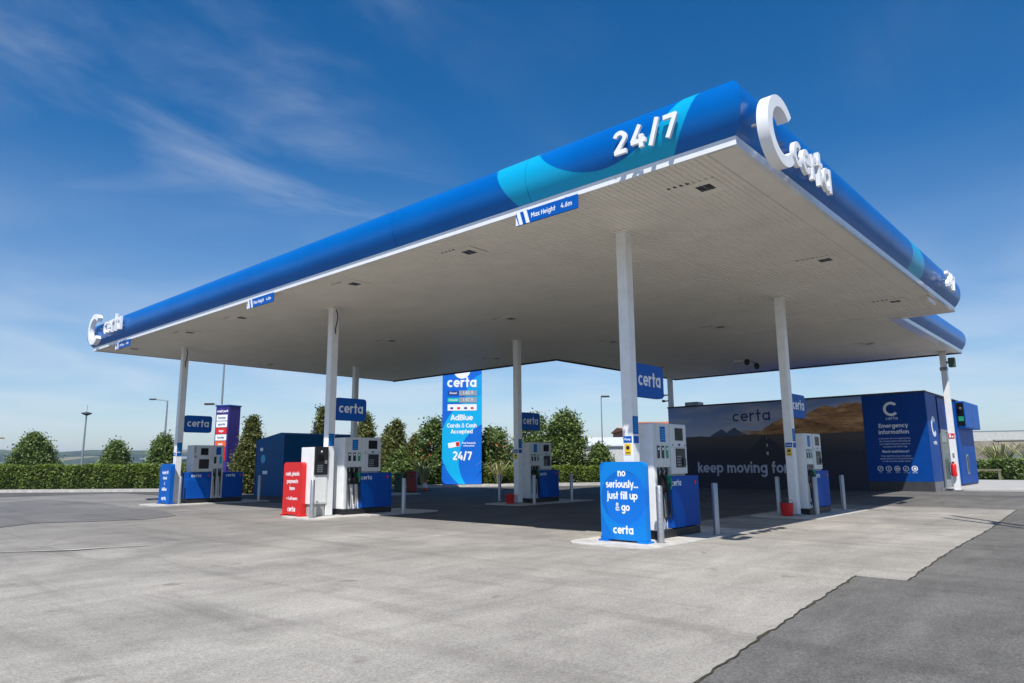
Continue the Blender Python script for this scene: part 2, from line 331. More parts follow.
# ------------------------------------------------------------------ lettering
def arc(cx, cy, r, a0, a1, ry=None, n=None):
    ry = ry or r; n = n or max(6, int(abs(a1 - a0) / 14))
    return [(cx + r * math.cos(math.radians(a0 + (a1 - a0) * i / n)), cy + ry * math.sin(math.radians(a0 + (a1 - a0) * i / n))) for i in range(n + 1)]
r_ = .37
def GL():
    q = .37; O = arc(.5, .5, q, 0, 360, n=26)
    n_arch = lambda x: [(x, .0), (x, .52)] and arc(x + .31, .56, .31, 180, 0) + [(x + .62, 0)]
    return {
     'c': ([arc(.5, .5, q, 48, 312)], .93), 'o': ([O], 1.0),
     'e': ([arc(.5, .5, q, 2, 318, n=24), [(.14, .50), (.99, .50)]], 1.02),
     'r': ([[(.15, 0), (.15, 1)], arc(.50, .52, .35, 178, 70)], .70),
     't': ([[(.30, 0), (.30, 1.34)], [(.0, .86), (.64, .86)]], .68),
     'a': ([O, [(.87, 0), (.87, 1)]], 1.06),
     'k': ([[(.15, 0), (.15, 1.4)], [(.16, .42), (.74, .97)], [(.36, .60), (.80, .02)]], .86),
     'p': ([O, [(.13, -.42), (.13, 1)]], 1.02), 'd': ([O, [(.87, 0), (.87, 1.4)]], 1.06), 'b': ([O, [(.13, 0), (.13, 1.4)]], 1.02),
     'm': ([[(.15, 0), (.15, 1)], arc(.43, .57, .28, 180, 0) + [(.71, 0)], arc(.99, .57, .28, 180, 0) + [(1.27, 0)]], 1.46),
     'n': ([[(.15, 0), (.15, 1)], arc(.47, .54, .32, 180, 0) + [(.79, 0)]], .98),
     'h': ([[(.15, 0), (.15, 1.4)], arc(.47, .54, .32, 180, 0) + [(.79, 0)]], .98),
     'u': ([[(.15, 1)] + arc(.47, .45, .32, 180, 360) + [(.79, .45)], [(.80, 0), (.80, 1)]], .98),
     'v': ([[(.08, 1.0), (.46, .02)], [(.84, 1.0), (.46, .02)]], .92),
     'w': ([[(.08, 1.0), (.36, .02)], [(.36, .02), (.66, .98)], [(.66, .98), (.96, .02)], [(.96, .02), (1.24, 1.0)]], 1.32),
     'y': ([[(.08, 1.0), (.46, .05)], [(.86, 1.0), (.32, -.42)]], .92),
     'i': ([[(.15, 0), (.15, 1)], [(.15, 1.14), (.15, 1.40)]], .36), 'l': ([[(.15, 0), (.15, 1.4)]], .36),
     'j': ([[(.22, 1), (.22, -.2), (.10, -.36), (-.04, -.38)], [(.22, 1.14), (.22, 1.40)]], .42),
     'f': ([[(.24, 0), (.24, 1.08)] + arc(.48, 1.08, .24, 170, 80), [(.0, .86), (.58, .86)]], .60),
     'g': ([O, [(.87, 1), (.87, -.05)] + arc(.52, -.05, .35, -10, -155)], 1.06),
     's': ([arc(.38, .70, .25, 40, 240, .19) + arc(.38, .30, .27, 70, -140, .19)], .76),
     '.': ([[(.15, 0), (.15, .26)]], .36), ',': ([[(.18, .22), (.08, -.18)]], .36), ' ': ([], .45),
     '&': ([[(.94, 0), (.27, .90)] + arc(.46, 1.12, .22, 200, -25) + [(.60, .90), (.24, .60)] + arc(.42, .36, .30, 140, 330) + [(.86, .66)]], 1.0),
     '2': ([arc(.42, 1.0, .31, 165, -30) + [(.12, .13)], [(.06, .13), (.80, .13)]], .92),
     '4': ([[(.60, 1.38), (.10, .42)], [(.04, .40), (.92, .40)], [(.66, .78), (.66, .0)]], 1.0),
     'x': ([[(.08, .0), (.76, 1.0)], [(.08, 1.0), (.76, .0)]], .84), '+': ([[(.06, .55), (.70, .55)], [(.38, .22), (.38, .88)]], .76),
     'E': ([[(.15, 0), (.15, 1.38)], [(.15, 1.25), (.82, 1.25)], [(.15, .70), (.74, .70)], [(.15, .13), (.82, .13)]], .86),
     'A': ([[(.06, 0), (.55, 1.36)], [(.55, 1.36), (1.04, 0)], [(.26, .40), (.84, .40)]], 1.1), 'H': ([[(.15, 0), (.15, 1.38)], [(.92, 0), (.92, 1.38)], [(.15, .70), (.92, .70)]], 1.07),
     'M': ([[(.15, 0), (.15, 1.38)], [(.15, 1.34), (.66, .50)], [(.66, .50), (1.17, 1.34)], [(1.17, 0), (1.17, 1.38)]], 1.32),
     'B': ([[(.15, 0), (.15, 1.38)], [(.15, 1.25), (.50, 1.25)] + arc(.50, .98, .27, 80, -90), [(.15, .71), (.54, .71)] + arc(.54, .42, .29, 80, -90) + [(.15, .13)]], .96),
     'C': ([arc(.68, .69, .55, 48, 312)], 1.12), 'D': ([[(.15, 0), (.15, 1.38)], [(.15, 1.25), (.45, 1.25)] + arc(.45, .69, .56, 85, -90)  + [(.15, .13)]], 1.1),
     '6': ([arc(.46, .42, .32, 0, 360, n=22), [(.17, .55), (.62, 1.38)]], .92), '?': ([arc(.38, 1.0, .27, 160, -60) + [(.40, .42)], [(.40, .0), (.40, .24)]], .76),
     'N': ([[(.15, 0), (.15, 1.38)], [(.15, 1.34), (.92, .05)], [(.92, 0), (.92, 1.38)]], 1.07),
     '/': ([[(.05, -.10), (.48, 1.45)]], .62), '7': ([[(.06, 1.24), (.82, 1.24)], [(.78, 1.28), (.28, 0)]], .88),
    }
GLY = GL()
def stroke_glyph(mb, ch, ox, h, w, depth, M, squeeze=1.):
    strokes, adv = GLY[ch]
    if ch == '&': w = w * .66
    for k, st in enumerate(strokes):
        pts = [Vector((p[0] * h * squeeze + ox, p[1] * h)) for p in st]
        closed = (pts[0] - pts[-1]).length < 1e-4 and len(pts) > 8
        if closed: pts = pts[:-1]
        n = len(pts); L = []; Rr = []
        for i in range(n):
            a = pts[i - 1] if (i or closed) else pts[i]; c = pts[(i + 1) % n] if (i < n - 1 or closed) else pts[i]
            d1 = (pts[i] - a); d2 = (c - pts[i])
            d1 = d1.normalized() if d1.length > 1e-6 else d2.normalized(); d2 = d2.normalized() if d2.length > 1e-6 else d1
            n1 = Vector((-d1.y, d1.x)); n2 = Vector((-d2.y, d2.x)); nn = (n1 + n2).normalized(); k2 = min(1.6, 1 / max(.5, nn.dot(n1)))
            L.append(pts[i] + nn * w * h / 2 * k2); Rr.append(pts[i] - nn * w * h / 2 * k2)
        dz = depth + k * min(.003, depth * .12)
        vs = [(p.x, p.y, 0) for p in L] + [(p.x, p.y, 0) for p in Rr] + [(p.x, p.y, dz) for p in L] + [(p.x, p.y, dz) for p in Rr]
        fs = []
        for i in range(n if closed else n - 1):
            j = (i + 1) % n
            fs += [(2 * n + i, 3 * n + i, 3 * n + j, 2 * n + j), (i, j, n + j, n + i), (i, 2 * n + i, 2 * n + j, j), (n + i, n + j, 3 * n + j, 3 * n + i)]
        if not closed: fs += [(0, n, 3 * n, 2 * n), (n - 1, 3 * n - 1, 4 * n - 1, 2 * n - 1)]
        mb.add(vs, fs, M)
    return adv * h * squeeze
def text_width(t, h, sp=.06, squeeze=1.): return sum(GLY[c][1] * h * squeeze for c in t) + sp * h * (len(t) - 1)
def frame(org, right, up):
    r = Vector(right).normalized(); u = Vector(up).normalized(); n = r.cross(u)
    return Matrix(((r.x, u.x, n.x, org[0]), (r.y, u.y, n.y, org[1]), (r.z, u.z, n.z, org[2]), (0, 0, 0, 1)))
FX = lambda o: frame(o, (0, 1, 0), (0, 0, 1))      # faces +X, reads towards +Y
FY = lambda o: frame(o, (1, 0, 0), (0, 0, 1))      # faces -Y, reads towards +X
def letters(t, h, M, m, parent, w=.25, depth=.003, center=True, sp=.06, squeeze=1., split=False, name='lettering'):
    x = -text_width(t, h, sp, squeeze) / 2 if center else 0.; mb = MB()
    for c in t:
        if split and c != ' ':
            mb = MB()
        a = stroke_glyph(mb, c, x, h, w, depth, M, squeeze); x += a + sp * h
        if split and c != ' ': part('letter', mb, m, parent, smooth=True)
    if not split: return part(name, mb, m, parent)
def ftext(t, h, M, m, parent, bold=.02, align='CENTER', ext=.0012, squeeze=1., name='lettering'):
    c = bpy.data.curves.new(name, 'FONT'); c.body = t; c.size = h; c.align_x = align; c.align_y = 'CENTER'; c.extrude = ext; c.offset = bold * h; c.resolution_u = 2
    o = bpy.data.objects.new('tmp', c); COL.objects.link(o); dg = bpy.context.evaluated_depsgraph_get()
    me = bpy.data.meshes.new_from_object(o.evaluated_get(dg)); bpy.data.objects.remove(o); bpy.data.curves.remove(c)
    me.transform(M @ Matrix.Translation((0, 0, .001)) @ Matrix.Diagonal((squeeze, 1, 1, 1))); me.name = name
    me.materials.clear()
    return link(name, me, m, parent)
def stext(t, h, M, m, parent, w=.22, squeeze=.86, sp=.05, depth=.002):
    return letters(t, h, M @ Matrix.Translation((0, -.69 * h, 0)), m, parent, w=w, depth=depth, squeeze=squeeze, sp=sp)
def c_logo(R_, w, depth, M, m, parent, name='logo_letter', a0=42, a1=318):
    n = 40; vs = []; fs = []
    for i in range(n + 1):
        a = math.radians(a0 + (a1 - a0) * i / n)
        for rr in (R_, R_ - w):
            for z in (0, depth): vs.append((rr * math.cos(a), rr * math.sin(a), z))
    for i in range(n):
        o = 4 * i; p = o + 4
        fs += [(o, p, p + 1, o + 1), (o + 1, p + 1, p + 3, o + 3), (o + 3, p + 3, p + 2, o + 2), (o + 2, p + 2, p, o)]
    fs += [(0, 1, 3, 2), (4 * n, 4 * n + 2, 4 * n + 3, 4 * n + 1)]
    return part(name, MB().add(vs, fs, M), m, parent, smooth=True)

# ------------------------------------------------------------------ ground and paving
def sheet(poly_fn, xs, ys, dz, m, name):
    vs = []; idx = {}; fs = []
    for j, y in enumerate(ys):
        for i, x in enumerate(xs):
            X, Y = poly_fn(x, y); idx[i, j] = len(vs); vs.append((X, Y, gz(X, Y) + dz))
    for j in range(len(ys) - 1):
        for i in range(len(xs) - 1): fs.append((idx[i, j], idx[i + 1, j], idx[i + 1, j + 1], idx[i, j + 1]))
    return struct(link(name, MB().add(vs, fs).mesh(name), m))
ident = lambda x, y: (x, y)
ysg = [-300, -60, -10, 5, 12, 16] + [18 + i * .5 for i in range(17)] + [27, 30, 40, 60]
ground = sheet(ident, [-70, -50, -30, -15, -5, 5, 20, 60, 300], ysg, 0, asphalt_m, 'ground')
def wob(a, s): return .022 * math.sin(a * .8 + s) + .005 * math.sin(a * 5.7 + 2 * s) + .007 * math.sin(a * 13.3 + s) + .007 * math.sin(a * 29 + s)
yA = [-30, -8, -2] + [i * .08 for i in range(0, 102)]
# pale concrete: forecourt strip in front, then the lane along the right-hand side
def edge1(x, y):
    e = np.interp(y, [-30, 0, 3.7, 8.1], [-.9, -1.5, -1.97, -2.45]) + wob(y, 1.)
    return (-18.4 + (x + 18.4) * (e + 18.4) / 16.4 , y)
sheet(edge1, [-18.4, -14, -10, -7, -5, -3.5, -2.0], yA, .004, conc_m, 'forecourt_concrete')
yB = [8.082 + i * .1 for i in range(122)] + [20.35]
def edge2(x, y):
    e = np.interp(y, [8.0, 20.35], [-1.95, -2.4]) + wob(y, 2.2)
    return (-6.9 + (x + 6.9) * (e + 6.9) / 4.9, y)
sheet(edge2, [-6.9, -5, -3.5, -2.0], yB, .004, conc_m, 'lane_concrete')
sheet(ident, [-18.4 + i * .5 for i in range(24)], [8.081, 9.2, 10.35], .004, conc_m, 'forecourt_concrete')
sheet(lambda x, y: (x + wob(y, 3.) + .25 * y - 1.4 if x > -19 else x, y), [-34, -26, -18.2], [-30, 0, 2, 3, 4, 5, 6, 7, 8, 9, 10, 11.8], .006, mid_m, 'worn_surfacing')
# sun-bleached asphalt right of the concrete, and the mossy joint between them
sheet(lambda x, y: (edge1(-2.0, y)[0] + .012 if x < -1.9 else x, y), [-2.0, 0, 6, 25], yA, .004, asph2_m, 'lane_asphalt')
sheet(lambda x, y: (edge2(-2.0, y)[0] + .012 if x < -1.9 else x, y), [-2.0, 0, 6, 25], yB, .004, asph2_m, 'lane_asphalt')
sheet(ident, [-6.9, -3, 0, 6, 25], [20.36, 22, 24, 26, 28.6], .004, asph2_m, 'lane_asphalt')
moss = mat('joint_moss', (.05, .045, .025), .95, var=.6, scale=12)
jm = MB()
for fn_, ys_ in ((edge1, [y for y in yA if y >= 0]), (edge2, yB)):
    for y0_, y1_ in zip(ys_[:-1], ys_[1:]):
        w0, w1 = [max(.002, .004 + .008 * math.sin(q * 2.3) * math.sin(q * 7.1 + 1)) for q in (y0_, y1_)]; a_, b_ = fn_(-2.0, y0_)[0], fn_(-2.0, y1_)[0]
        jm.add([(a_ - w0, y0_, gz(0, y0_) + .0085), (a_ + w0 + .008, y0_, gz(0, y0_) + .0085), (b_ + w1 + .008, y1_, gz(0, y1_) + .0085), (b_ - w1, y1_, gz(0, y1_) + .0085)], [(0, 1, 2, 3)])
struct(link('paving_joint', jm.mesh('paving_joint'), moss))
dk = [(-29.0, 6.3), (-30.1, 7.9), (-25.5, 8.3), (-22.1, 7.95), (-19.5, 7.9), (-17.6, 7.4), (-17.0, 6.5), (-17.3, 5.45), (-17.9, 4.6), (-17.2, 3.8), (-19, 2.5), (-24, .5), (-30, 2)]
struct(link('dark_surfacing', MB().add([(x, y, .0125) for x, y in dk], [tuple(range(len(dk)))[::-1]]).mesh('dark_surfacing'), dark_m))
sm = MB()
pt = [(-13.4, .6), (-12.75, 1.8), (-12.23, 2.73), (-11.95, 3.1), (-11.69, 3.45), (-11.6, 3.9), (-11.41, 4.44)]
for i in range(len(pt) - 1):
    w0, w1 = .05 + .03 * math.sin(i * 2.), .05 + .03 * math.sin(i * 2. + 2.)
    sm.add([(pt[i][0] - w0, pt[i][1], .0165), (pt[i][0] + w0, pt[i][1], .0165), (pt[i + 1][0] + w1, pt[i + 1][1], .0165), (pt[i + 1][0] - w1, pt[i + 1][1], .0165)], [(0, 1, 2, 3)])
struct(link('filled_crack', sm.mesh('filled_crack'), pave_m))
# pavement strip in front of the hedge, raised with a kerb
HL = [(-62, -9), (-48, 3.2), (-41.7, 8.8), (-35.5, 14.0), (-27.6, 21.8), (-21.2, 26.6), (-17.5, 31.5), (-14.5, 40)]
def strip(pts, o0, o1, z0, z1, m, name, kind=True, seglen=None):
    mb = MB(); L = []
    for i, p in enumerate(pts):
        a = Vector(pts[max(i - 1, 0)]); b = Vector(pts[min(i + 1, len(pts) - 1)]); d = (b - a).normalized(); n = Vector((d.y, -d.x)); p = Vector(p)
        L.append((p + n * o0, p + n * o1))
    for i in range(len(L) - 1):
        q = [L[i][0], L[i][1], L[i + 1][1], L[i + 1][0]]; g = [gz(*v) for v in q]
        mb.add([(v.x, v.y, z0 + 0 * k) for v, k in zip(q, g)] + [(v.x, v.y, z1 + k) for v, k in zip(q, g)],
               [(3, 2, 1, 0), (4, 5, 6, 7), (0, 1, 5, 4), (1, 2, 6, 5), (2, 3, 7, 6), (3, 0, 4, 7)])
    o = link(name, mb.mesh(name), m); return struct(o) if kind else o
strip(HL, -.8, .75, -.3, .10, pave_m, 'pavement')
kerb_m = mat('kerb_concrete', (.46, .44, .41), .85, var=.2, scale=5)
ko = strip(HL, .752, .90, -.3, .125, kerb_m, 'kerb')
# kiosk pavement and kerb on the right
kp = MB(); kp.box(-16.2, 26, 28.62, 42, -.2, gz(0, 30) + .06, .01); struct(link('pavement', kp.mesh('pavement'), pave_m))
# islands
def island(x, y0, y1, hw, zt):
    pts = [(x - hw, y0 + .35)] + [(x - hw + .35 - .35 * math.cos(a), y0 + .35 - .35 * math.sin(a)) for a in (.5, 1.1, 1.57)] + [(x + hw - .35 + .35 * math.sin(a), y0 + .35 - .35 * math.cos(a)) for a in (0, .5, 1.1)] + [(x + hw, y0 + .35), (x + hw, y1), (x - hw, y1)]
    mb = MB(); mb.prism(pts, 'z', -.1, zt); return struct(link('fuel_island', mb.mesh('fuel_island'), concrete))
IX = {'A': (-22.62, 9.42), 'B': (-14.28, 9.42), 'C': (-5.99, 9.45), 'D': (-22.5, 15.93), 'E': (-14.1, 15.93), 'F': (-5.92, 15.93)}
IZ = {'A': .035, 'B': .035, 'C': .016, 'D': .035, 'E': .016, 'F': .016}
for k, (x, y) in IX.items(): island(x, y - .85, y + 2.75, .78, IZ[k])

# ------------------------------------------------------------------ canopy
X0, Y0, XL, Y2, X3, Y4, X5, Y6, HZ = -3.21, 7.59, -25.24, 19.96, -15.72, 28.83, -4.45, 20.5, 5.0
can = thing('canopy', 'big flat white-soffit forecourt canopy with rounded blue fascia and cyan swoosh', 'canopy', (X0, Y0, 0))
def cpart(name, mb, m, smooth=False, label=None):
    o = part(name, mb, m, can, smooth, label=label); o.matrix_parent_inverse = Matrix.Translation((-X0, -Y0, 0)); return o
prof = [(.035, 5.03), (.08, 5.08), (.13, 5.155), (.17, 5.245), (.19, 5.35), (.19, 5.46), (.165, 5.57), (.115, 5.665), (.04, 5.735), (-.06, 5.775), (-.20, 5.80)]
prof = [(o, z) for o, z in prof]
def sweep(path, profile, closed_prof=False, caps=True):
    # path: list of (point, outward miter vector); profile (out, z)
    mb = MB(); n = len(profile); vs = []; fs = []
    for p, mv in path:
        for o, z in profile: vs.append((p[0] + mv[0] * o, p[1] + mv[1] * o, z))
    for i in range(len(path) - 1):
        for k in range(n if closed_prof else n - 1):
            j = (k + 1) % n; fs.append((i * n + k, (i + 1) * n + k, (i + 1) * n + j, i * n + j))
    if caps: fs += [tuple(range(n)), tuple(range((len(path) - 1) * n, len(path) * n))[::-1]]
    return mb.add(vs, fs)
g_ = .0045
def run(a, b, out, n, m0=None, m1=None, pr=prof, mm=fascia_m, name='fascia_panel', smooth=True):
    a = Vector(a); b = Vector(b); d = (b - a) / n; u = d.normalized() * g_
    for i in range(n):
        p = a + d * i + (u if i else Vector((0, 0))); q = a + d * (i + 1) - (u if i < n - 1 else Vector((0, 0)))
        cpart(name, sweep([(p, m0 if (i == 0 and m0) else out), (q, m1 if (i == n - 1 and m1) else out)], pr), mm, smooth)
run((XL, Y2), (XL, Y0), (-1, 0), 4, m1=(-1, -1)); run((XL, Y0), (X0, Y0), (0, -1), 7, m0=(-1, -1), m1=(1, -1))
run((X0, Y0), (X0, Y6), (1, 0), 4, m0=(1, -1)); run((X5, Y6 + .02), (X5, Y4), (1, 0), 3)
trim = [(.035, 5.028), (.03, 4.985), (.03, 4.92), (.0, 4.92), (-.0, 5.028)]
trim_s = [(.035, 5.028), (.03, 4.985), (.03, 4.92), (-.26, 4.935), (-.26, 5.028)]
def trun(a, b, out, m0=None, m1=None, pr=trim):
    cpart('trim', sweep([(Vector(a), m0 or out), (Vector(b), m1 or out)], pr, True), trim_m)
trun((XL, Y0), (X0, Y0), (0, -1), (-1, -1), (1, -1)); trun((X0, Y0), (X0, Y6), (1, 0), (1, -1), None, [(a if a > 0 else -.05, max(z, 4.925)) for a, z in trim_s])
trun((XL, Y2), (XL, Y0), (-1, 0), None, (-1, -1)); trun((X5, Y6 + .02), (X5, Y4), (1, 0), None, None, trim_s)
# flat edge channel inside the right-hand side
cpart('edge_channel', MB().box(X0 - .36, X0 - .052, Y0 + .06, Y6 - .01, 4.942, 4.96), soffit_m)
# roof deck and dark back gutters
rd = MB(); rd.box(XL + .25, X0 - .25, Y0 + .25, Y2 - .1, 5.62, 5.72); rd.box(X3 + .1, X5 - .25, Y2 - .1, Y4 - .1, 5.62, 5.72); cpart('roof_deck', rd, galv)
cav = MB(); cav.box(XL + .02, X0 - .02, Y0 + .02, Y2 - .02, 5.06, 5.08); cav.box(X3 + .02, X5 - .02, Y2 - .02, Y4 - .02, 5.06, 5.08); cav.box(X5 - .02, X0 - .02, Y2 - .02, Y6 - .02, 5.06, 5.08); cpart('deck_underside', cav, dark_gap)
bk = MB()
for a, b in (((XL, Y2), (X3, Y2)), ((X3, Y2), (X3, Y4)), ((X3, Y4), (X5, Y4))):
    bk.box(min(a[0], b[0]) - .02, max(a[0], b[0]) + .02, min(a[1], b[1]) - .02, max(a[1], b[1]) + .02, 4.90, 5.75)
cpart('back_edge', bk, dark_gap)
ed = MB(); ed.box(X5 + .03, X0 + .02, Y6 - .03, Y6 + .005, 4.91, 4.955); cpart('end_strip', ed, trim_m)
ed = MB(); ed.box(X5 + .03, X0 + .02, Y6 - .03, Y6 + .004, 4.956, 5.7); cpart('end_plate', ed, navy)
# soffit planks
def plank_mesh(w, L):
    h = w / 2; f = h * .62; o = [(0, 0), (f, 0), (f + .010, .015), (h - .008, .015), (h, 0), (h + f, 0), (h + f + .010, .015), (w - .003, .015), (w - .003, .034), (0, .034)]
    return MB().prism([(a, 4.95 + b) for a, b in o], 'y', 0, L).mesh('soffit_plank')
def planks(x0, x1, y0, y1, n):
    w = (x1 - x0) / n; me = plank_mesh(w, y1 - y0); me.materials.append(soffit_m)
    for i in range(n):
        o = link('soffit_plank', me, soffit_m, can, loc=(x0 + i * w - X0, y0 - Y0, random.uniform(-.0012, .0012)))
planks(XL + .03, X0 - .365, Y0 + .055, 10.725, 118); planks(XL + .03, X0 - .365, 10.735, Y2 - .025, 118)
planks(X3 + .03, X5 - .27, Y2 + .025, Y4 - .025, 58)
fl = MB().box(X5 - .262, X0 - .365, Y2 - .02, Y6 - .035, 4.953, 4.97); cpart('soffit_infill', fl, soffit_m)
cpart('soffit_infill', MB().box(X3 + .03, X5 - .27, Y2 - .02, Y2 + .02, 4.956, 4.975), soffit_m)

# 3D letters on the fascia: things of their own
a = thing('fascia_sign', 'raised white 24/7 characters on the front blue fascia over the cyan swoosh', 'sign', (-4.27, 7.3, 5.17))
letters('24/7', .225, FY((0, .05, .0)), white_lt, a, w=.26, depth=.04, sp=.17, squeeze=1.08, split=True)
st = MB()
for x in (-.36, -.1, .15, .36): st.box(x - .01, x + .01, .045, .2, .15, .17)
part('standoff', st, steel, a)
for o in list(a.children): o.location.y += 0
def logo_sign(name, label, loc, FR, scale, C_off, t_off, th, sq):
    a = thing(name, label, 'sign', loc)
    c_logo(.50 * scale, .16 * scale, .14, FR((C_off[0], C_off[1], C_off[2])), white_lt, a)
    letters('certa', th, FR(t_off), white_lt, a, w=.21, depth=.06, center=False, sp=.06, squeeze=sq * .96, split=True)
    return a
a = logo_sign('fascia_logo_sign', 'huge white C and standoff certa letters on the right-hand fascia near the corner', (-3.0, 8.03, 5.14), FX, .89, (.06, .03, .0), (.06, .62, -.20), .36, .90)
for y in (-.35, .35, .8, 1.25, 1.7, 2.1): part('standoff', MB().box(-.02, .07, y - .015, y + .015, -.02, .01), steel, a)
a = logo_sign('fascia_logo_sign', 'white C and certa letters on the far left end of the front fascia', (-24.25, 7.4, 5.46), FY, .98, (.0, -.06, .0), (.60, -.04, -.24), .40, .80)
sb = MB()
for x in (-.3, .3, .9, 1.5, 2.0): sb.box(x - .015, x + .015, -.09, .13, -.02, .01)
part('standoff', sb, steel, a)
a = thing('fascia_sign', 'small white raised 24/7 characters at the far end of the right-hand fascia', 'sign', (-2.99, 18.45, 5.09))
letters('24/7', .26, FX((.06, 0, 0)), white_lt, a, w=.24, depth=.07, sp=.02, squeeze=.9, split=True)
sb = MB()
for y in (-.4, 0, .4): sb.box(-.1, .065, y - .01, y + .01, .15, .17)
part('standoff', sb, steel, a)
sb = thing('white_tag', 'small white tag under the far end of the right-hand fascia', 'tag', (-3.3, 18.4, 4.9))
part('plate', MB().box(-.02, .02, -.32, .32, -.09, .03, .004), white, sb)

# max height signs hanging from the front trim
def height_sign(x, label, ww=1.16, lead=.26):
    a = thing('height_sign', label, 'sign', (x, 7.55, 4.835), group='max height signs along the front edge')
    part('board', MB().box(0, ww, -.012, .012, -.11, .095, .003), blue, a)
    for k in range(2):
        o = .015 + k * .135; part('stripe', MB().prism([(o + .06, -.108), (o + .125, -.108), (o + .065, .093), (o, .093)], 'y', -.0165, -.012), white_lt, a)
    part('stripe', MB().prism([(.002, -.108), (.055, -.108), (.002, .03)], 'y', -.0165, -.012), white_lt, a)
    stext('Max Height', .055, FY((ww * .46, -.0125, -.006)), white_lt, a, .2, .9); stext('4.6m', .055, FY((ww * .83, -.0125, -.006)), white_lt, a, .2, .95)
    part('hanger', MB().box(.2, .22, -.004, .004, .095, .11).box(ww - .22, ww - .2, -.004, .004, .095, .11), steel, a)
height_sign(-6.67, 'blue Max Height 4.6 m sign under the front trim below the cyan swoosh')
height_sign(-14.95, 'blue Max Height 4.6 m sign under the middle of the front trim')
height_sign(-23.2, 'blue Max Height 4.6 m sign under the front trim beside the left end logo')

# recessed soffit lights
def soffit_light():
    a = thing('canopy_light', '', 'light', (0, 0, 4.95))
    f = MB()
    for b in ((-.24, .24, -.24, -.11), (-.24, .24, .11, .24), (-.24, -.11, -.11, .11), (.11, .24, -.11, .11)): f.box(*b, -.014, .0)
    part('frame', f, soffit_m, a)
    part('lens', MB().box(-.11, .11, -.11, .11, -.010, -.002), screen, a)
    gr = MB()
    for k in range(3): gr.box(-.11, .11, -.062 + k * .062 - .006, -.062 + k * .062 + .006, -.0135, -.0095)
    gr.box(-.006, .006, -.11, .11, -.0145, -.0094); part('grille', gr, galv, a)
    for k in range(4): part('vent_slot', MB().box(-.44 + k * .095, -.39 + k * .095, -.285, -.262, -.004, .02), dark_gap, a)
    return a
LP = [(-4.09, 8.6, 'square soffit light nearest the canopy front corner, above the cyan swoosh'),
 (-8.6, 8.45, 'square soffit light behind the front trim left of the swoosh, second from the corner'),
 (-11.95, 8.36, 'front row soffit light just right of the second column from the left'),
 (-16.89, 8.4, 'front row soffit light left of the second column, beside the middle height sign'),
 (-19.87, 8.36, 'front row soffit light just above the leftmost column top'),
 (-24.0, 8.36, 'front row soffit light at the far left end under the logo'),
 (-11.99, 13.32, 'dark soffit light above the column with the hanging sign left of centre'),
 (-4.07, 13.43, 'soffit light midway along the right-hand edge of the canopy'),
 (-4.02, 18.23, 'soffit light near the step in the right-hand fascia'),
 (-8.51, 18.3, 'soffit light left of the column nearest the mural, in the shaded middle'),
 (-16.87, 13.24, 'dim soffit light between the second column and the blue totem'),
 (-24.2, 13.26, 'soffit light near the left back edge, left of the second column'),
 (-17.11, 18.23, 'soffit light in the dark bay above the totem'),
 (-12.07, 18.21, 'soffit light in the dark bay left of the nearest column'),
 (-14.08, 24.65, 'soffit light in the rear bay above the nearest hanging sign'),
 (-6.28, 24.43, 'soffit light in the rear right bay above the kiosk')]
L0 = None
for i, (x, y, lb) in enumerate(LP):
    if L0 is None: L0 = soffit_light(); o = L0; o.location = (x, y, 4.95)
    else: o = dup(L0, (x, y, 4.95))
    o['label'] = lb; o['group'] = 'square lights recessed in the soffit'
# canopy security camera
a = thing('security_camera', 'twin dark camera domes hanging below the rear soffit', 'camera', (-10.66, 25.0, 4.95))
part('mount', MB().box(-.5, .02, -.04, .04, -.06, 0, .005), white, a)
part('dome', MB().lathe([(.01, -.22), (.07, -.2), (.1, -.13), (.09, -.05), (.06, 0)], 14), black, a, True)
part('dome', MB().lathe([(.01, -.22), (.07, -.2), (.1, -.13), (.09, -.05), (.06, 0)], 14), black, a, True, loc=(.28, .2, -.16))
part('arm', MB().tube([(.0, 0, -.02), (.28, .2, -.16)], .02, 6), galv, a)

# ------------------------------------------------------------------ columns
def column(x, y, label, w=.092, cable=False, extra=None, z1=4.949):
    a = thing('canopy_column', label, 'column', (x, y, gz(x, y)), group='white square columns carrying the canopy'); g = gz(x, y)
    part('shaft', MB().box(-w, w, -w, w, .017, z1 - g - .02, .008), white, a)
    part('collar', MB().box(-w * 1.5, w * 1.5, -w * 1.5, w * 1.5, z1 - g - .02, z1 - g), soffit_m, a)
    part('base_plate', MB().box(-w * 1.5, w * 1.5, -w * 1.5, w * 1.5, .012, .046, .003), galv, a)
    if cable: part('cable', MB().tube([(w + .01, .0, 4.9 - g), (w + .05, .02, 4.75), (w + .06, 0, 4.6), (w + .02, -.02, 4.4), (w + .012, 0, 4.3)], .012, 6), black, a)
    return a
cols = {}
cols['A'] = column(*IX['A'], 'leftmost white canopy column, behind the small blue panel', cable=True)
cols['B'] = column(*IX['B'], 'second white column from the left, beside the card terminal', cable=True)
cols['C'] = column(*IX['C'], 'nearest tall white column, behind the no seriously panel')
cols['D'] = column(*IX['D'], 'slim shaded column seen behind the card terminal column sign')
cols['E'] = column(*IX['E'], 'white column right of the blue totem with a red bucket at its foot')
cols['F'] = column(*IX['F'], 'white column in front of the mural with a red bucket at its foot')
cols['G'] = column(-15.42, 27.72, 'rear column rising behind the left end of the mural wall', z1=4.949)
cols['H'] = column(-4.93, 28.3, 'rear right white column beside the kiosk with red extinguisher')
w = .092
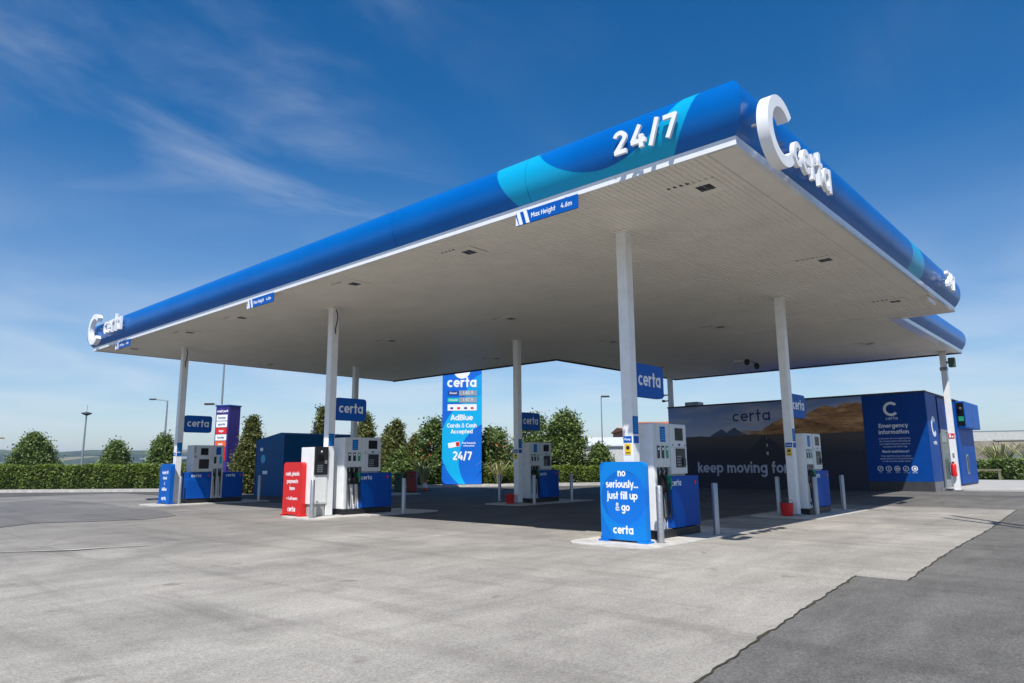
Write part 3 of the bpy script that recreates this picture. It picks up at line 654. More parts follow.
# plates on columns
for k in ('A', 'B', 'C', 'E', 'F'):
    c = cols[k]
    part('info_plate', MB().box(w, w + .006, -.075, .075, 1.63, 1.91, .002), blue, c)
    pr = MB()
    for i in range(7): pr.box(w + .006, w + .0075, -.05, .05, 1.66 + i * .034, 1.67 + i * .034)
    part('plate_print', pr, cyan, c)
    if k == 'B': continue
    part('info_plate', MB().box(w, w + .006, -.075, .075, 1.49, 1.60, .002), blue, c)
    part('info_plate', MB().box(-.075, .075, -w - .006, -w, 1.50, 1.60, .002), blue, c)
    ftext('Pump', .05, FY((0, -w - .0068, 1.55)), white_lt, c)
    if k in 'CFE':
        part('warning_plate', MB().box(-.06, .055, -w - .006, -w, 1.31, 1.48, .002), yellow, c)
        part('warning_mark', MB().lathe([(.032, 0), (.032, .0015)], 14, M=FY((0, -w - .0062, 1.42))).box(-.04, .04, -w - .008, -w - .006, 1.335, 1.35), black, c)
# small fittings on rear columns
part('bracket', MB().box(-.42, -.08, -.03, .03, 3.98, 4.03).box(-.40, -.08, -.03, .03, 3.72, 3.77), black, cols['G'])
part('bracket', MB().box(-.42, -.36, -.08, .08, 3.96, 4.06).box(-.40, -.34, -.08, .08, 3.70, 3.80), black, cols['G'])
a = thing('floodlight', 'small dark green floodlight clamped near the top of the rear right column', 'floodlight', (-4.93, 28.3, 4.55))
part('lamp_head', MB().box(.16, .36, -.12, .1, -.16, .17, .02), mat('dark_green_metal', (.05, .09, .06), .5), a); part('bracket', MB().box(.09, .17, -.04, .02, -.02, .06), galv, a)
part('clamp', MB().box(-.12, .10, -.11, .11, -.26, -.14, .01), galv, a)
a = thing('fire_extinguisher', 'red fire extinguisher hung on the rear right white column', 'extinguisher', (-4.95, 28.11, .50 + .13))
part('cylinder', MB().lathe([(.03, 0), (.085, .015), (.09, .05), (.09, .36), (.07, .42), (.03, .45)], 16), red, a, True)
part('valve', MB().box(-.025, .025, -.05, .05, .45, .50, .004), black, a); part('hose', MB().tube([(0, -.03, .48), (-.1, -.06, .44), (-.13, -.05, .25), (-.1, -.02, .05)], .011, 6), rubber, a)
part('label_plate', MB().box(.088, .093, -.045, .045, .12, .28), white_lt, a)
a = thing('safety_sign', 'small red and white notice on the rear right column', 'sign', (-4.93, 28.3, 1.92))
part('plate', MB().box(-.085, .085, -w - .012, -w - .002, 0, .17, .002), red, a); part('plate', MB().box(w + .002, w + .01, -.085, .085, 0, .17, .002), red, a)
part('pictogram', MB().box(-.06, -.01, -w - .014, -w - .0125, .03, .14).box(.01, .06, -w - .014, -w - .0125, .03, .09), white_lt, a)
part('pictogram', MB().box(w + .0105, w + .012, -.06, -.01, .03, .14).box(w + .0105, w + .012, .01, .06, .03, .09), white_lt, a)
part('sticker', MB().box(-.03, .03, -w - .006, -w - .002, -.66, -.5), galv, a)

# hanging certa signs on columns
def flag_sign(k, label, z0=2.24, z1=2.78):
    x, y = IX[k]; a = thing('column_sign', label, 'sign', (x, y, 0), group='blue certa signs on the columns')
    y0, y1, r = .12, 1.0, .08
    pts = []
    for cx_, cz_, a0 in ((y1 - r, z1 - r, 0), (y0 + r, z1 - r, 90), (y0 + r, z0 + r, 180), (y1 - r, z0 + r, 270)):
        pts += [(cx_ + r * math.cos(math.radians(a0 + t)), cz_ + r * math.sin(math.radians(a0 + t))) for t in (0, 30, 60, 90)]
    part('sign_box', MB().prism(pts, 'x', -.05, .05), blue, a)
    letters('certa', .175, FX((.0505, (y0 + y1) / 2 - .005, z0 + .18)), white_lt, a, w=.22, depth=.004, squeeze=.86)
    part('bracket', MB().box(-.02, .02, .09, .135, z0 + .1, z0 + .14).box(-.02, .02, .09, .135, z1 - .14, z1 - .1), steel, a)
flag_sign('A', 'blue certa sign on the leftmost column'); flag_sign('B', 'blue certa sign on the column above the card terminal')
flag_sign('C', 'largest blue certa sign, on the nearest column'); flag_sign('E', 'blue certa sign on the column right of the totem', 2.19, 2.73); flag_sign('F', 'blue certa sign on the column before the mural', 2.18, 2.72)

# ------------------------------------------------------------------ pumps
def nozzle(parent, y, z, x, green_=False):
    m = green if green_ else black
    b = MB(); b.box(-.02, .05, -.028, .028, -.07, .06, .008); b.tube([(.03, 0, .05), (.075, 0, .0), (.085, 0, -.10), (.06, 0, -.17)], [.018, .02, .018, .016], 8)
    n = part('nozzle', b, m, parent, True, loc=(x, y, z))
    sp = MB().tube([(.02, 0, .05), (.05, 0, .12), (.02, 0, .17)], .011, 7); part('spout', sp, steel, n, True)
    tr = MB().tube([(.04, 0, .03), (.015, 0, -.05), (.05, 0, -.14)], .006, 5); part('trigger', tr, steel, n)
    return n
def hose(parent, y, z, x, dy, zl, m=rubber):
    pts = [(x + .06, y, z - .17), (x + .09, y + dy * .2, z - .35), (x + .10, y + dy * .4, zl + .12), (x + .07, y + dy * .7, zl), (x + .03, y + dy, zl + .10), (x + .01, y + dy, z - .05)]
    P = []
    for i in range(len(pts) - 1):
        for t in (0, .5): P.append(tuple(pts[i][k] * (1 - t) + pts[i + 1][k] * t for k in range(3)))
    P.append(pts[-1]); return part('hose', MB().tube(P, .013, 7), m, parent, True)
def pump(label, loc, kinds=(0, 0, 1)):
    a = thing('fuel_pump', label, 'fuel pump', loc, group='white and blue fuel pumps')
    D = .225
    part('plinth', MB().box(-D + .01, D + .005, .0, 1.40, .0, .125, .006), black, a)
    # tall end column with rounded shoulder
    part('end_column', MB().box(-D, D, .0, .075, .127, 1.80, .018), grey_panel, a)
    part('end_panel', MB().box(-D + .012, D - .012, -.014, .0, .14, 1.785, .006), white, a)
    part('upper_panel', MB().box(-D, D, .077, .50, 1.10, 1.80, .012), grey_panel, a)
    part('hose_bay', MB().box(-D + .01, D - .085, .077, .50, .127, 1.098), white, a)
    part('bay_rail', MB().box(D - .084, D - .02, .079, .095, .13, 1.09).box(D - .084, D - .02, .484, .498, .13, 1.09), grey_panel, a)
    part('nozzle_bay', MB().box(D - .083, D - .045, .098, .482, .70, 1.09, .004), black, a)
    part('display_head', MB().box(-D - .01, D + .012, .502, 1.04, .99, 1.80, .014), grey_panel, a)
    part('neck', MB().box(-D + .02, D - .02, .502, 1.0, .955, .99), galv, a)
    cb_ = MB().box(-D - .015, D + .02, .475, 1.39, .14, .955, .012)
    cab = part('cabinet', cb_, cabinet_m, a)
    letters('certa', .075, FX((D + .0205, .62, .80)), white_lt, cab, w=.22, depth=.0015, squeeze=.9)
    part('stop_button', MB().lathe([(.035, 0), (.035, .008), (.02, .014)], 14, M=FX((D + .0205, 1.25, .85))), red, a)
    for s_ in (1,):
        f = D + .012
        part('screen', MB().box(f, f + .006, .66, .92, 1.53, 1.735, .003), screen, a)
        part('keypad', MB().box(f, f + .008, .66, .97, 1.09, 1.40, .003), black, a)
        kk = MB()
        for i in range(3):
            for j in range(4): kk.box(f + .008, f + .012, .69 + i * .05, .72 + i * .05, 1.12 + j * .045, 1.145 + j * .045)
        part('key', kk, galv, a)['kind'] = 'stuff'
        part('card_reader', MB().box(f + .008, f + .03, .86, .95, 1.12, 1.24, .005), black, a)
        part('lock', MB().lathe([(.013, 0), (.013, .006)], 10, M=FX((f, .575, 1.455))).lathe([(.013, 0), (.013, .006)], 10, M=FX((f, .985, 1.455))), black, a)
        part('badge', MB().box(f, f + .003, .76, .82, 1.44, 1.48), navy, a)
        part('panel_joint', MB().box(f - .0005, f + .0012, .503, 1.038, 1.418, 1.424), galv, a)
        f = D
        part('grade_sign', MB().box(f, f + .005, .20, .36, 1.50, 1.745, .002), blue, a)
        pr = MB()
        for i in range(5): pr.box(f + .005, f + .0065, .22, .34, 1.53 + i * .04, 1.545 + i * .04)
        part('sign_print', pr, cyan, a)
        for i, y in enumerate((.13, .265, .40)):
            m = green if kinds[i] else black
            part('grade_button', MB().box(f, f + .008, y - .038, y + .038, 1.24, 1.44, .003), m, a)
            part('button_mark', MB().box(f + .008, f + .0095, y - .02, y + .02, 1.37, 1.41), white_lt, a)
            part('nozzle_holder', MB().box(D - .045, D - .01, y - .05, y + .05, .98, 1.06, .006), black, a)
            nozzle(a, y, .92, D - .03, kinds[i]); hose(a, y, .92, D - .075, .045, .20 + .05 * i)
    return a
pumpC = pump('nearest white and blue fuel pump, behind the no seriously panel', (-5.98, 9.74, .014), (0, 0, 1))
for k, lb in (('B', 'white and blue fuel pump right of the card terminal column'), ('E', 'shaded fuel pump right of the totem, beside a red bucket'), ('F', 'fuel pump in front of the mural wall'), ('D', 'fuel pump at the rear left island hidden behind the terminal pump')):
    x, y = IX[k]
    if k == 'D': continue
    y += {'B': .30, 'E': .27, 'F': .25}[k]; dup(pumpC, (x, y, IZ[k] - .001), label=lb)
# AdBlue pump at left: two cabinets with the hose bay in the middle
def adblue():
    x, y = IX['A']; a = thing('fuel_pump', 'wide leftmost fuel pump with two blue cabinets and a central hose bay', 'fuel pump', (x, y + .28, .035)); D = .225
    part('plinth', MB().box(-D + .01, D, .0, 1.80, .0, .12, .006), black, a)
    for y0, y1 in ((-.02, .73), (1.10, 1.79)):
        c = part('cabinet', MB().box(-D - .01, D + .02, y0, y1, .14, .95, .012), cabinet_m, a)
        letters('certa', .075, FX((D + .0205, y0 + .26, .80)), white_lt, c, w=.22, depth=.0015, squeeze=.9)
        part('stop_button', MB().lathe([(.03, 0), (.03, .008), (.02, .014)], 14, M=FX((D + .0205, y1 - .09, .85))), red, a)
    part('hose_bay', MB().box(-D + .01, D - .085, .732, 1.098, .13, 1.05), white, a)
    part('bay_rail', MB().box(D - .084, D + .01, .735, .775, .13, 1.05).box(D - .084, D + .01, .90, .935, .13, 1.05).box(D - .084, D + .01, 1.055, 1.097, .13, 1.05), grey_panel, a)
    part('display_head', MB().box(-D, D + .01, .10, .74, .97, 1.80, .014), grey_panel, a)
    part('upper_panel', MB().box(-D, D + .005, .742, 1.10, 1.06, 1.80, .012), grey_panel, a)
    f = D + .01
    part('screen', MB().box(f, f + .006, .34, .58, 1.49, 1.71, .003), screen, a); part('keypad', MB().box(f, f + .008, .30, .62, 1.06, 1.36, .003), black, a)
    part('lock', MB().lathe([(.013, 0), (.013, .006)], 10, M=FX((f, .22, 1.42))).lathe([(.013, 0), (.013, .006)], 10, M=FX((f, .68, 1.42))), black, a)
    part('decal', MB().box(f, f + .002, .14, .19, 1.55, 1.75).box(f, f + .002, .14, .20, 1.40, 1.48), galv, a)
    part('grade_sign', MB().box(D + .005, D + .01, .84, 1.00, 1.50, 1.74, .002), blue, a)
    for yy, mm in ((.82, black), (1.0, cyan)):
        part('grade_button', MB().box(D + .005, D + .012, yy - .04, yy + .04, 1.22, 1.44, .003), mm, a)
        part('nozzle_holder', MB().box(D - .045, D - .01, yy - .05, yy + .05, .96, 1.06, .006), black, a)
        nozzle(a, yy, .90, D - .03); hose(a, yy, .90, D - .05, .05, .22)
    return a
adblue()

# ------------------------------------------------------------------ bollards
def bollard(h=.83):
    a = thing('bollard', '', 'bollard'); b = MB().lathe([(.05, 0), (.05, h - .01), (.044, h), (.01, h + .004)], 20)
    part('post', b, steel, a, True); part('base_plate', MB().lathe([(.075, 0), (.075, .006), (.055, .008)], 20), galv, a); return a
BP = [(-5.50, 9.40, 'steel bollard right of the no seriously panel, in front of the nearest pump'), (-5.39, 11.00, 'steel bollard standing alone right of the nearest pump'),
 (-13.92, 8.80, 'steel bollard between the red panel and the card terminal'), (-13.25, 10.85, 'steel bollard right of the pump beside the card terminal'),
 (-22.35, 9.45, 'steel bollard before the leftmost pump, right of its small blue panel'), (-21.7, 11.72, 'steel bollard in front of the blue storage tank'),
 (-15.3, 16.4, 'steel bollard seen left of the column beside the totem'), (-13.45, 15.9, 'steel bollard in front of the shaded middle pump'), (-13.45, 17.7, 'steel bollard right of the shaded middle pump'),
 (-5.55, 16.22, 'steel bollard in front of the pump near the mural'), (-5.60, 18.25, 'steel bollard right of the pump near the mural'), (-6.30, 16.0, 'steel bollard left of the column before the mural')]
b0 = None
for x, y, lb in BP:
    zb_ = .034 if x < -16 or (x < -12 and y < 12) else .015
    if b0 is None: b0 = bollard(); o = b0; o.location = (x, y, zb_)
    else: o = dup(b0, (x, y, zb_))
    o['label'] = lb; o['group'] = 'steel bollards on the islands'

# ------------------------------------------------------------------ free-standing panels
def rounded(w_, h, r, n=6):
    pts = [(-w_ / 2, 0), (w_ / 2, 0)]
    pts += [(w_ / 2 - r + r * math.cos(t * PI / 2 / n), h - r + r * math.sin(t * PI / 2 / n)) for t in range(n + 1)]
    pts += [(-w_ / 2 + r - r * math.sin(t * PI / 2 / n), h - r + r * math.cos(t * PI / 2 / n)) for t in range(n + 1)]
    return pts
def panel(name, label, x, y, wd, h, m, lines, z=.035):
    a = thing(name, label, 'sign', (x, y, z))
    part('board', MB().prism([(px, pz + .03) for px, pz in rounded(wd, h, .085)], 'y', -.06, .06), m, a, True)
    part('foot', MB().box(-wd / 2 - .03, -wd / 2 + .14, -.10, .10, 0, .028, .004).box(wd / 2 - .14, wd / 2 + .03, -.10, .10, 0, .028, .004), m, a)
    for t, zz_, hh, stroke, sq in lines:
        if stroke: letters(t, hh, FY((0, -.0605, zz_)), white_lt, a, w=.25, depth=.002, squeeze=sq, sp=.03)
        else: stext(t, hh * .56, FY((0, -.0605, zz_)), white_lt, a, .24, .86)
    return a
panel('pump_panel', 'large blue no seriously just fill up and go panel beside the nearest column', -5.985, 9.20, .80, 1.16, poster_m,
      [('no', .97, .083, 1, .84), ('seriously...', .80, .083, 1, .84), ('just fill up', .63, .083, 1, .84), ('& go', .46, .083, 1, .84), ('certa', .12, .092, 1, .86)], z=.015)
panel('payment_panel', 'red cash and plastic payments panel left of the card terminal', -14.84, 8.90, .80, 1.19, red,
      [('cash, plastic', .96, .12, 0, 1), ('payments', .79, .12, 0, 1), ('here', .63, .12, 0, 1), ('+ 4 all users', .40, .10, 0, 1), ('certa', .10, .085, 1, .86)])
panel('pump_panel', 'narrow blue simply fill AdBlue panel at the leftmost column', -22.75, 9.20, .80, 1.19, blue,
      [('simply fill', .96, .12, 0, 1), ('diesel', .79, .12, 0, 1), ('&', .62, .12, 0, 1), ('AdBlue', .45, .13, 0, 1), ('certa', .12, .085, 1, .86)])

# card terminal by column B
a = thing('card_terminal', 'white card payment terminal with a black keypad panel on a grey pedestal', 'payment terminal', (-14.40, 9.14, .035))
part('pedestal', MB().box(-.25, .20, -.15, .17, 0, .27, .01), mat('grey_stone', (.36, .36, .35), .8, var=.15), a)
part('cabinet', MB().box(-.29, .23, -.19, .20, .275, 1.56, .012), white, a)
kp_ = part('keypad_panel', MB().box(.232, .262, -.17, .18, .93, 1.57, .008), black, a)
kk = MB()
for i in range(3):
    for j in range(4): kk.box(.262, .267, -.10 + i * .05, -.065 + i * .05, .99 + j * .045, 1.018 + j * .045)
part('key', kk, galv, kp_)['kind'] = 'stuff'; part('screen', MB().box(.262, .265, -.10, .06, 1.24, 1.38), screen, kp_); part('card_slot', MB().box(.262, .272, .09, .15, 1.18, 1.26, .002), steel, kp_)
part('pictogram', MB().box(.262, .2635, -.02, .02, 1.44, 1.48), white_lt, kp_)
part('door', MB().box(.231, .237, -.15, .16, .31, .88, .003), white, a)

# buckets
def bucket(x, y, label, h=.27, r=.14):
    a = thing('fire_bucket', label, 'bucket', (x, y, .017), group='red buckets at the column feet')
    part('pail', MB().lathe([(r * .78, 0), (r, h * .97), (r * 1.06, h), (r * .98, h), (r * .75, .02)], 20), red, a, True)
    part('handle', MB().tube([(math.cos(t) * r * 1.05, 0, h * .95 + math.sin(t) * r * .8) for t in [PI * i / 8 for i in range(9)]], .006, 5), steel, a)
bucket(-5.97, 15.60, 'red bucket with wire handle at the foot of the column before the mural')
bucket(-14.16, 15.62, 'red bucket at the foot of the column right of the totem')

# bins and cones at the back of the forecourt
def bin_(x, y, m, label, name, h=.82, wd=.40):
    a = thing(name, label, 'bin', (x, y, gz(x, y)), rz=.72)
    part('body', MB().box(-wd / 2, wd / 2, -.22, .22, .02, h, .015), m, a); part('lid', MB().box(-wd / 2 - .015, wd / 2 + .015, -.235, .235, h, h + .05, .012), m, a)
    part('opening', MB().box(-wd / 4, wd / 4, -.226, -.22, h - .22, h - .10), black, a); part('foot', MB().box(-wd / 2 + .02, wd / 2 - .02, -.2, .2, 0, .02), black, a)
bin_(-23.5, 19.7, mat('dark_red_plastic', (.28, .015, .015), .5), 'dark red litter bin standing behind the terminal pump', 'litter_bin'); bin_(-23.98, 19.35, mat('dark_green_plastic', (.01, .09, .04), .5), 'dark green bin half hidden left of the red bin', 'waste_bin', .74, .3)
def cone(x, y, label):
    a = thing('traffic_cone', label, 'traffic cone', (x, y, gz(x, y)), group='traffic cones')
    part('base', MB().box(-.19, .19, -.19, .19, 0, .03, .006), rubber, a); part('cone', MB().lathe([(.14, .03), (.112, .14)], 16), orange, a, True)
    part('sleeve', MB().lathe([(.112, .14), (.067, .33)], 16), white, a, True); part('tip', MB().lathe([(.067, .33), (.03, .48), (.02, .48)], 16), orange, a, True)
cone(-23.76, 20.65, 'orange traffic cone with white sleeve left of the blue totem')

# blue storage tank
a = thing('storage_tank', 'dark blue storage tank with sloped top behind the red panel', 'tank', (-23.35, 13.5, 0))
pr = [(-2.0, .06), (0, .06), (0, 2.30), (-.25, 2.37), (-2.0, 2.14)]
part('shell', MB().prism(pr, 'y', 0, 3.2), tank_m, a); part('skid', MB().box(-1.95, -.05, .05, 3.1, 0, .06), black, a)
part('corner_seam', MB().box(-.03, .012, -.012, .02, .06, 2.29).box(-2.01, -1.97, -.012, .02, .06, 2.11), navy, a)
part('vent_pipe', MB().tube([(-.6, 1.6, 2.3), (-.6, 1.6, 2.85)], .03, 8), galv, a)
part('notice', MB().box(-1.7, -1.5, -.006, 0, 1.72, 1.84).box(-1.45, -1.1, -.006, 0, .86, .98), white_lt, a); part('emblem', MB().lathe([(.16, 0), (.16, .004)], 18, M=FY((-1.45, -.002, 1.42))), cyan, a)
part('notice', MB().box(.0, .006, 1.9, 2.35, 1.35, 1.65), galv, a); part('hatch', MB().box(.001, .012, .5, 1.5, .5, 1.6, .004), tank_m, a)

# ------------------------------------------------------------------ price totem
tb = Vector((-24.70, 23.80)); ang = math.atan2(24.46 - 23.21, -24.05 + 25.43)
a = thing('price_totem', 'tall blue totem sign with certa prices and white 24/7, by the hedge', 'sign', (tb.x, tb.y, gz(*tb)), rz=ang)
part('board', MB().box(-.96, .96, -.16, .16, .10, 6.25, .02), totem_m, a)
part('foot', MB().box(-.90, -.72, -.18, .18, 0, .11).box(.72, .90, -.18, .18, 0, .11), navy, a)
TY = lambda x, z: FY((x, -.1605, z - .12))
c_logo(.40, .30, .01, TY(0, 5.72), white_lt, a, 'logo_mark', 190, 350); part('logo_disc', MB().lathe([(.36, 0), (.36, .006)], 24, M=TY(0, 5.70)), white_lt, a)
letters('certa', .36, TY(0, 4.90), white_lt, a, w=.26, depth=.01, squeeze=.86)
part('price_label', MB().box(-.70, -.16, -.17, -.16, 4.385, 4.595), navy, a); part('price_label', MB().box(-.70, -.16, -.17, -.16, 4.045, 4.255), mat('teal_plate', (.01, .5, .42), .4), a)
ftext('Diesel', .14, TY(-.43, 4.61), white_lt, a).location.y -= .012; ftext('Unleaded', .11, TY(-.43, 4.27), white_lt, a).location.y -= .012
for zz_, t in ((4.49, '146.9'), (4.15, '147.9')):
    part('price_display', MB().box(-.14, .72, -.172, -.16, zz_ - .125, zz_ + .125), mat('grey_display', (.30, .33, .36), .3), a)
    ftext(t, .24, TY(.29, zz_ + .12), mat('dim_digits', (.55, .58, .62), .5), a).location.y -= .014
part('card_strip', MB().box(-.70, .72, -.168, -.16, 3.63, 3.94), white_lt, a)
for x, m in ((-.5, navy), (-.16, red), (.18, navy), (.5, red)): part('card_mark', MB().box(x - .07, x + .07, -.171, -.168, 3.70, 3.80), m, a)
stext('AdBlue', .20, TY(0, 3.42), white_lt, a, .27, .95); stext('Cards & Cash', .145, TY(0, 3.03), white_lt, a, .27, .9); stext('Accepted', .145, TY(0, 2.74), white_lt, a, .27, .9)
part('fuel_card', MB().box(-.28, .28, -.006, 0, -.12, .12, .002, M=Matrix.Translation((-.38, -.162, 1.98)) @ Matrix.Rotation(-.16, 4, 'Y')), white_lt, a)
part('fuel_card_stripe', MB().box(.10, .27, -.009, -.006, -.1, .1, 0, M=Matrix.Translation((-.38, -.162, 1.98)) @ Matrix.Rotation(-.16, 4, 'Y')), red, a)
ftext('Fuel Rewards', .12, TY(.34, 2.18), white_lt, a, .03); ftext('collect points', .10, TY(.34, 2.05), white_lt, a, .03)
letters('24/7', .29, TY(.03, 1.37), white_lt, a, w=.27, depth=.006, squeeze=.9, sp=.04)

# ------------------------------------------------------------------ kiosk
KX0, KX1, KY0, KH = -15.35, -5.42, 27.3, 3.5
kz = .13
k = thing('kiosk', 'long low blue shop kiosk behind a printed mural wall with emergency notice', 'kiosk', (KX1, KY0, 0))
def kp2(name, mb, m, label=None, smooth=False):
    o = part(name, mb, m, k, smooth, label=label); o.matrix_parent_inverse = Matrix.Translation((-KX1, -KY0, 0)); return o
notice_m = mat('notice_navy_print', (.0, .052, .27), .5, var=.08, spec=.15)
kiosk_blue = mat('kiosk_blue_cladding', (.0, .06, .30), .5, var=.1, spec=.2)
kp2('mural_wall', MB().box(KX0, -7.46, KY0, KY0 + .12, kz, KH), mural_m, 'landscape mural of tawny hills and a road')
kp2('notice_wall', MB().box(-7.455, KX1, KY0 - .004, KY0 + .12, kz + .33, KH), notice_m)
kp2('plinth', MB().box(-7.455, KX1 - .002, KY0 - .008, KY0 + .12, kz, kz + .328), plinth_m)
kp2('wall_cap', MB().box(KX0 - .02, KX1 + .02, KY0 - .03, KY0 + .14, KH, KH + .06), plinth_m)
kp2('body', MB().box(-13.8, KX1 - .45, KY0 + .55, 35.2, kz, KH - .1), navy)
kp2('side_panel', MB().box(KX1 - .45, KX1, KY0 + .122, 28.9, kz + .33, KH), kiosk_blue); kp2('side_plinth', MB().box(KX1 - .45, KX1 - .004, KY0 + .122, 28.89, kz, kz + .328), mat('grey_plinth', (.2, .2, .21), .6))
kp2('side_cap', MB().box(KX1 - .45, KX1 + .02, KY0 + .14, 35.3, KH, KH + .05), plinth_m)
kp2('recess_wall', MB().box(KX1 - .45, KX1 - .14, 28.902, 29.6, kz, KH - .01), navy)
kp2('upper_panel', MB().box(KX1 - .45, KX1 - .08, 29.602, 31.9, 2.30, KH - .01), navy)
gl = bpy.data.materials.new('tinted_glass'); gl.use_nodes = True; gp = gl.node_tree.nodes['Principled BSDF']; gp.inputs['Base Color'].default_value = (.25, .34, .36, 1); gp.inputs['Roughness'].default_value = .05; gp.inputs['Transmission Weight'].default_value = .5; gp.inputs['IOR'].default_value = 1.45
dr = kp2('door', MB().box(KX1 - .12, KX1 - .06, 29.61, 29.68, kz, 2.295).box(KX1 - .12, KX1 - .06, 31.82, 31.89, kz, 2.295).box(KX1 - .12, KX1 - .06, 30.71, 30.78, kz + .07, 2.22).box(KX1 - .12, KX1 - .06, 29.68, 31.82, 2.22, 2.295).box(KX1 - .12, KX1 - .06, 29.68, 31.82, kz, kz + .07), steel)
for y0, y1 in ((29.68, 30.71), (30.78, 31.82)):
    o = part('pane', MB().box(KX1 - .10, KX1 - .085, y0, y1, kz + .07, 2.22), gl, dr); o.matrix_parent_inverse = Matrix.Identity(4)
kp2('inner_poster', MB().box(KX1 - .32, KX1 - .30, 31.0, 31.7, .9, 2.0), mat('tan_print', (.35, .22, .12), .6, var=.5, scale=5)); kp2('floor_mat', MB().box(KX1 - .44, KX1 - .14, 29.62, 31.88, kz - .05, kz + .01), plinth_m)
kp2('service_unit', MB().box(KX1 - .45, KX1 + .06, 31.9, 35.3, kz + .12, 3.44, .02), kiosk_blue); kp2('unit_plinth', MB().box(KX1 - .45, KX1 + .04, 31.92, 35.28, kz, kz + .12), plinth_m)
kp2('display_housing', MB().box(KX1 + .06, KX1 + .36, 32.1, 35.2, 2.42, 3.46, .03), mat('bright_blue_housing', (.0, .085, .38), .45, spec=.2))
kp2('unit_slot', MB().box(KX1 + .061, KX1 + .075, 33.1, 33.5, .62, 1.40, .01), steel); kp2('unit_slot_insert', MB().box(KX1 + .076, KX1 + .08, 33.2, 33.4, .70, 1.32), black)
kp2('display_screen', MB().box(KX1 + .09, KX1 + .33, 32.08, 32.099, 2.5, 3.4), screen); kp2('housing_joint', MB().box(KX1 + .361, KX1 + .364, 33.6, 33.62, 2.45, 3.43), navy)
kp2('display_light', MB().box(KX1 + .13, KX1 + .30, 32.066, 32.079, 2.68, 2.86), green); kp2('camera_dome', MB().lathe([(.09, 0), (.07, .06), (.01, .09)], 14, M=FY((KX1 + .21, 32.07, 3.15))), black)
kp2('roof_unit', MB().box(-14.9, -14.3, 28.0, 28.6, KH, KH + .28, .03), galv)
# lettering on the kiosk
class Kids: pass
def kfix(o): o.matrix_parent_inverse = Matrix.Translation((-KX1, -KY0, 0)); return o
kblue = mat('mural_lettering_blue', (.01, .04, .16), .5); klilac = mat('mural_lettering_pale', (.48, .52, .66), .5)
kfix(letters('certa', .34, FY((-11.62, KY0 - .001, 2.78)), kblue, k, w=.19, depth=.004, squeeze=.98, sp=.1))
kfix(letters('keep moving forward', .315, FY((-14.06, KY0 - .001, .74)), klilac, k, w=.24, depth=.004, squeeze=.86, sp=.07, center=False))
KF = lambda x, z: FY((x, KY0 - .0045, z))
kfix(c_logo(.25, .09, .004, KF(-6.52, 2.98), white_lt, k, 'logo_mark'))
pale = mat('notice_lettering', (.62, .68, .78), .5)
kfix(letters('certa', .085, KF(-6.52, 2.60), pale, k, w=.2, depth=.002)); kfix(stext('Emergency', .108, KF(-6.5, 2.40), white_lt, k, .24, .92)); kfix(stext('information', .108, KF(-6.5, 2.18), white_lt, k, .24, .92))
for i, t in enumerate(('In the event of an emergency press', 'the red stop button and switch off', 'your engine then move away from', 'the pumps and call for help')): kfix(ftext(t, .088, KF(-6.5, 1.95 - i * .095), pale, k, .004, squeeze=.80))
kfix(stext('Need assistance?', .065, KF(-6.5, 1.50), white_lt, k, .24, .9))
for i, t in enumerate(('If you need help at any time please', 'use the intercom at the card terminal', 'or call us on the number shown')): kfix(ftext(t, .085, KF(-6.5, 1.34 - i * .09), pale, k, .004, squeeze=.80))
for i in range(5):
    x = -7.04 + i * .27; ic = MB()
    n = 20; ring = [(math.cos(2 * PI * t / n), math.sin(2 * PI * t / n)) for t in range(n)]
    ic.add([(p[0] * r, p[1] * r, z) for r in (.095, .07) for z in (0, .003) for p in ring], [(n + t, n + (t + 1) % n, 3 * n + (t + 1) % n, 3 * n + t) for t in range(n)] + [(t, (t + 1) % n, n + (t + 1) % n, n + t) for t in range(n)], KF(x, .90))
    Mi = KF(x, .90)
    if i in (0, 3): ic.box(-.05, .05, -.012, .012, 0, .0035, M=Mi @ Matrix.Rotation(.8, 4, 'Z'))
    elif i == 1: ic.box(-.012, .012, -.05, .05, 0, .0035, M=Mi)
    elif i == 2: ic.box(-.045, .045, -.028, .028, 0, .0035, M=Mi)
    else: ic.box(-.03, .045, -.035, .035, 0, .0035, M=Mi)
    kfix(part('hazard_icon', ic, white_lt, k)); kfix(ftext(('no fire', 'no phone', 'engine off', 'no smoking', 'keep clear')[i], .05, KF(x, .765), pale, k, .0, squeeze=.8))
kfix(c_logo(.36, .15, .004, FX((KX1 + .001, 28.15, 2.35)), white_lt, k, 'logo_mark')); kfix(letters('certa', .11, FX((KX1 + .001, 28.15, 1.72)), white_lt, k, w=.24, depth=.003))
kfix(ftext('Kiosk 1', .12, FX((KX1 - .003, 28.5, .52)), white_lt, k, .01))

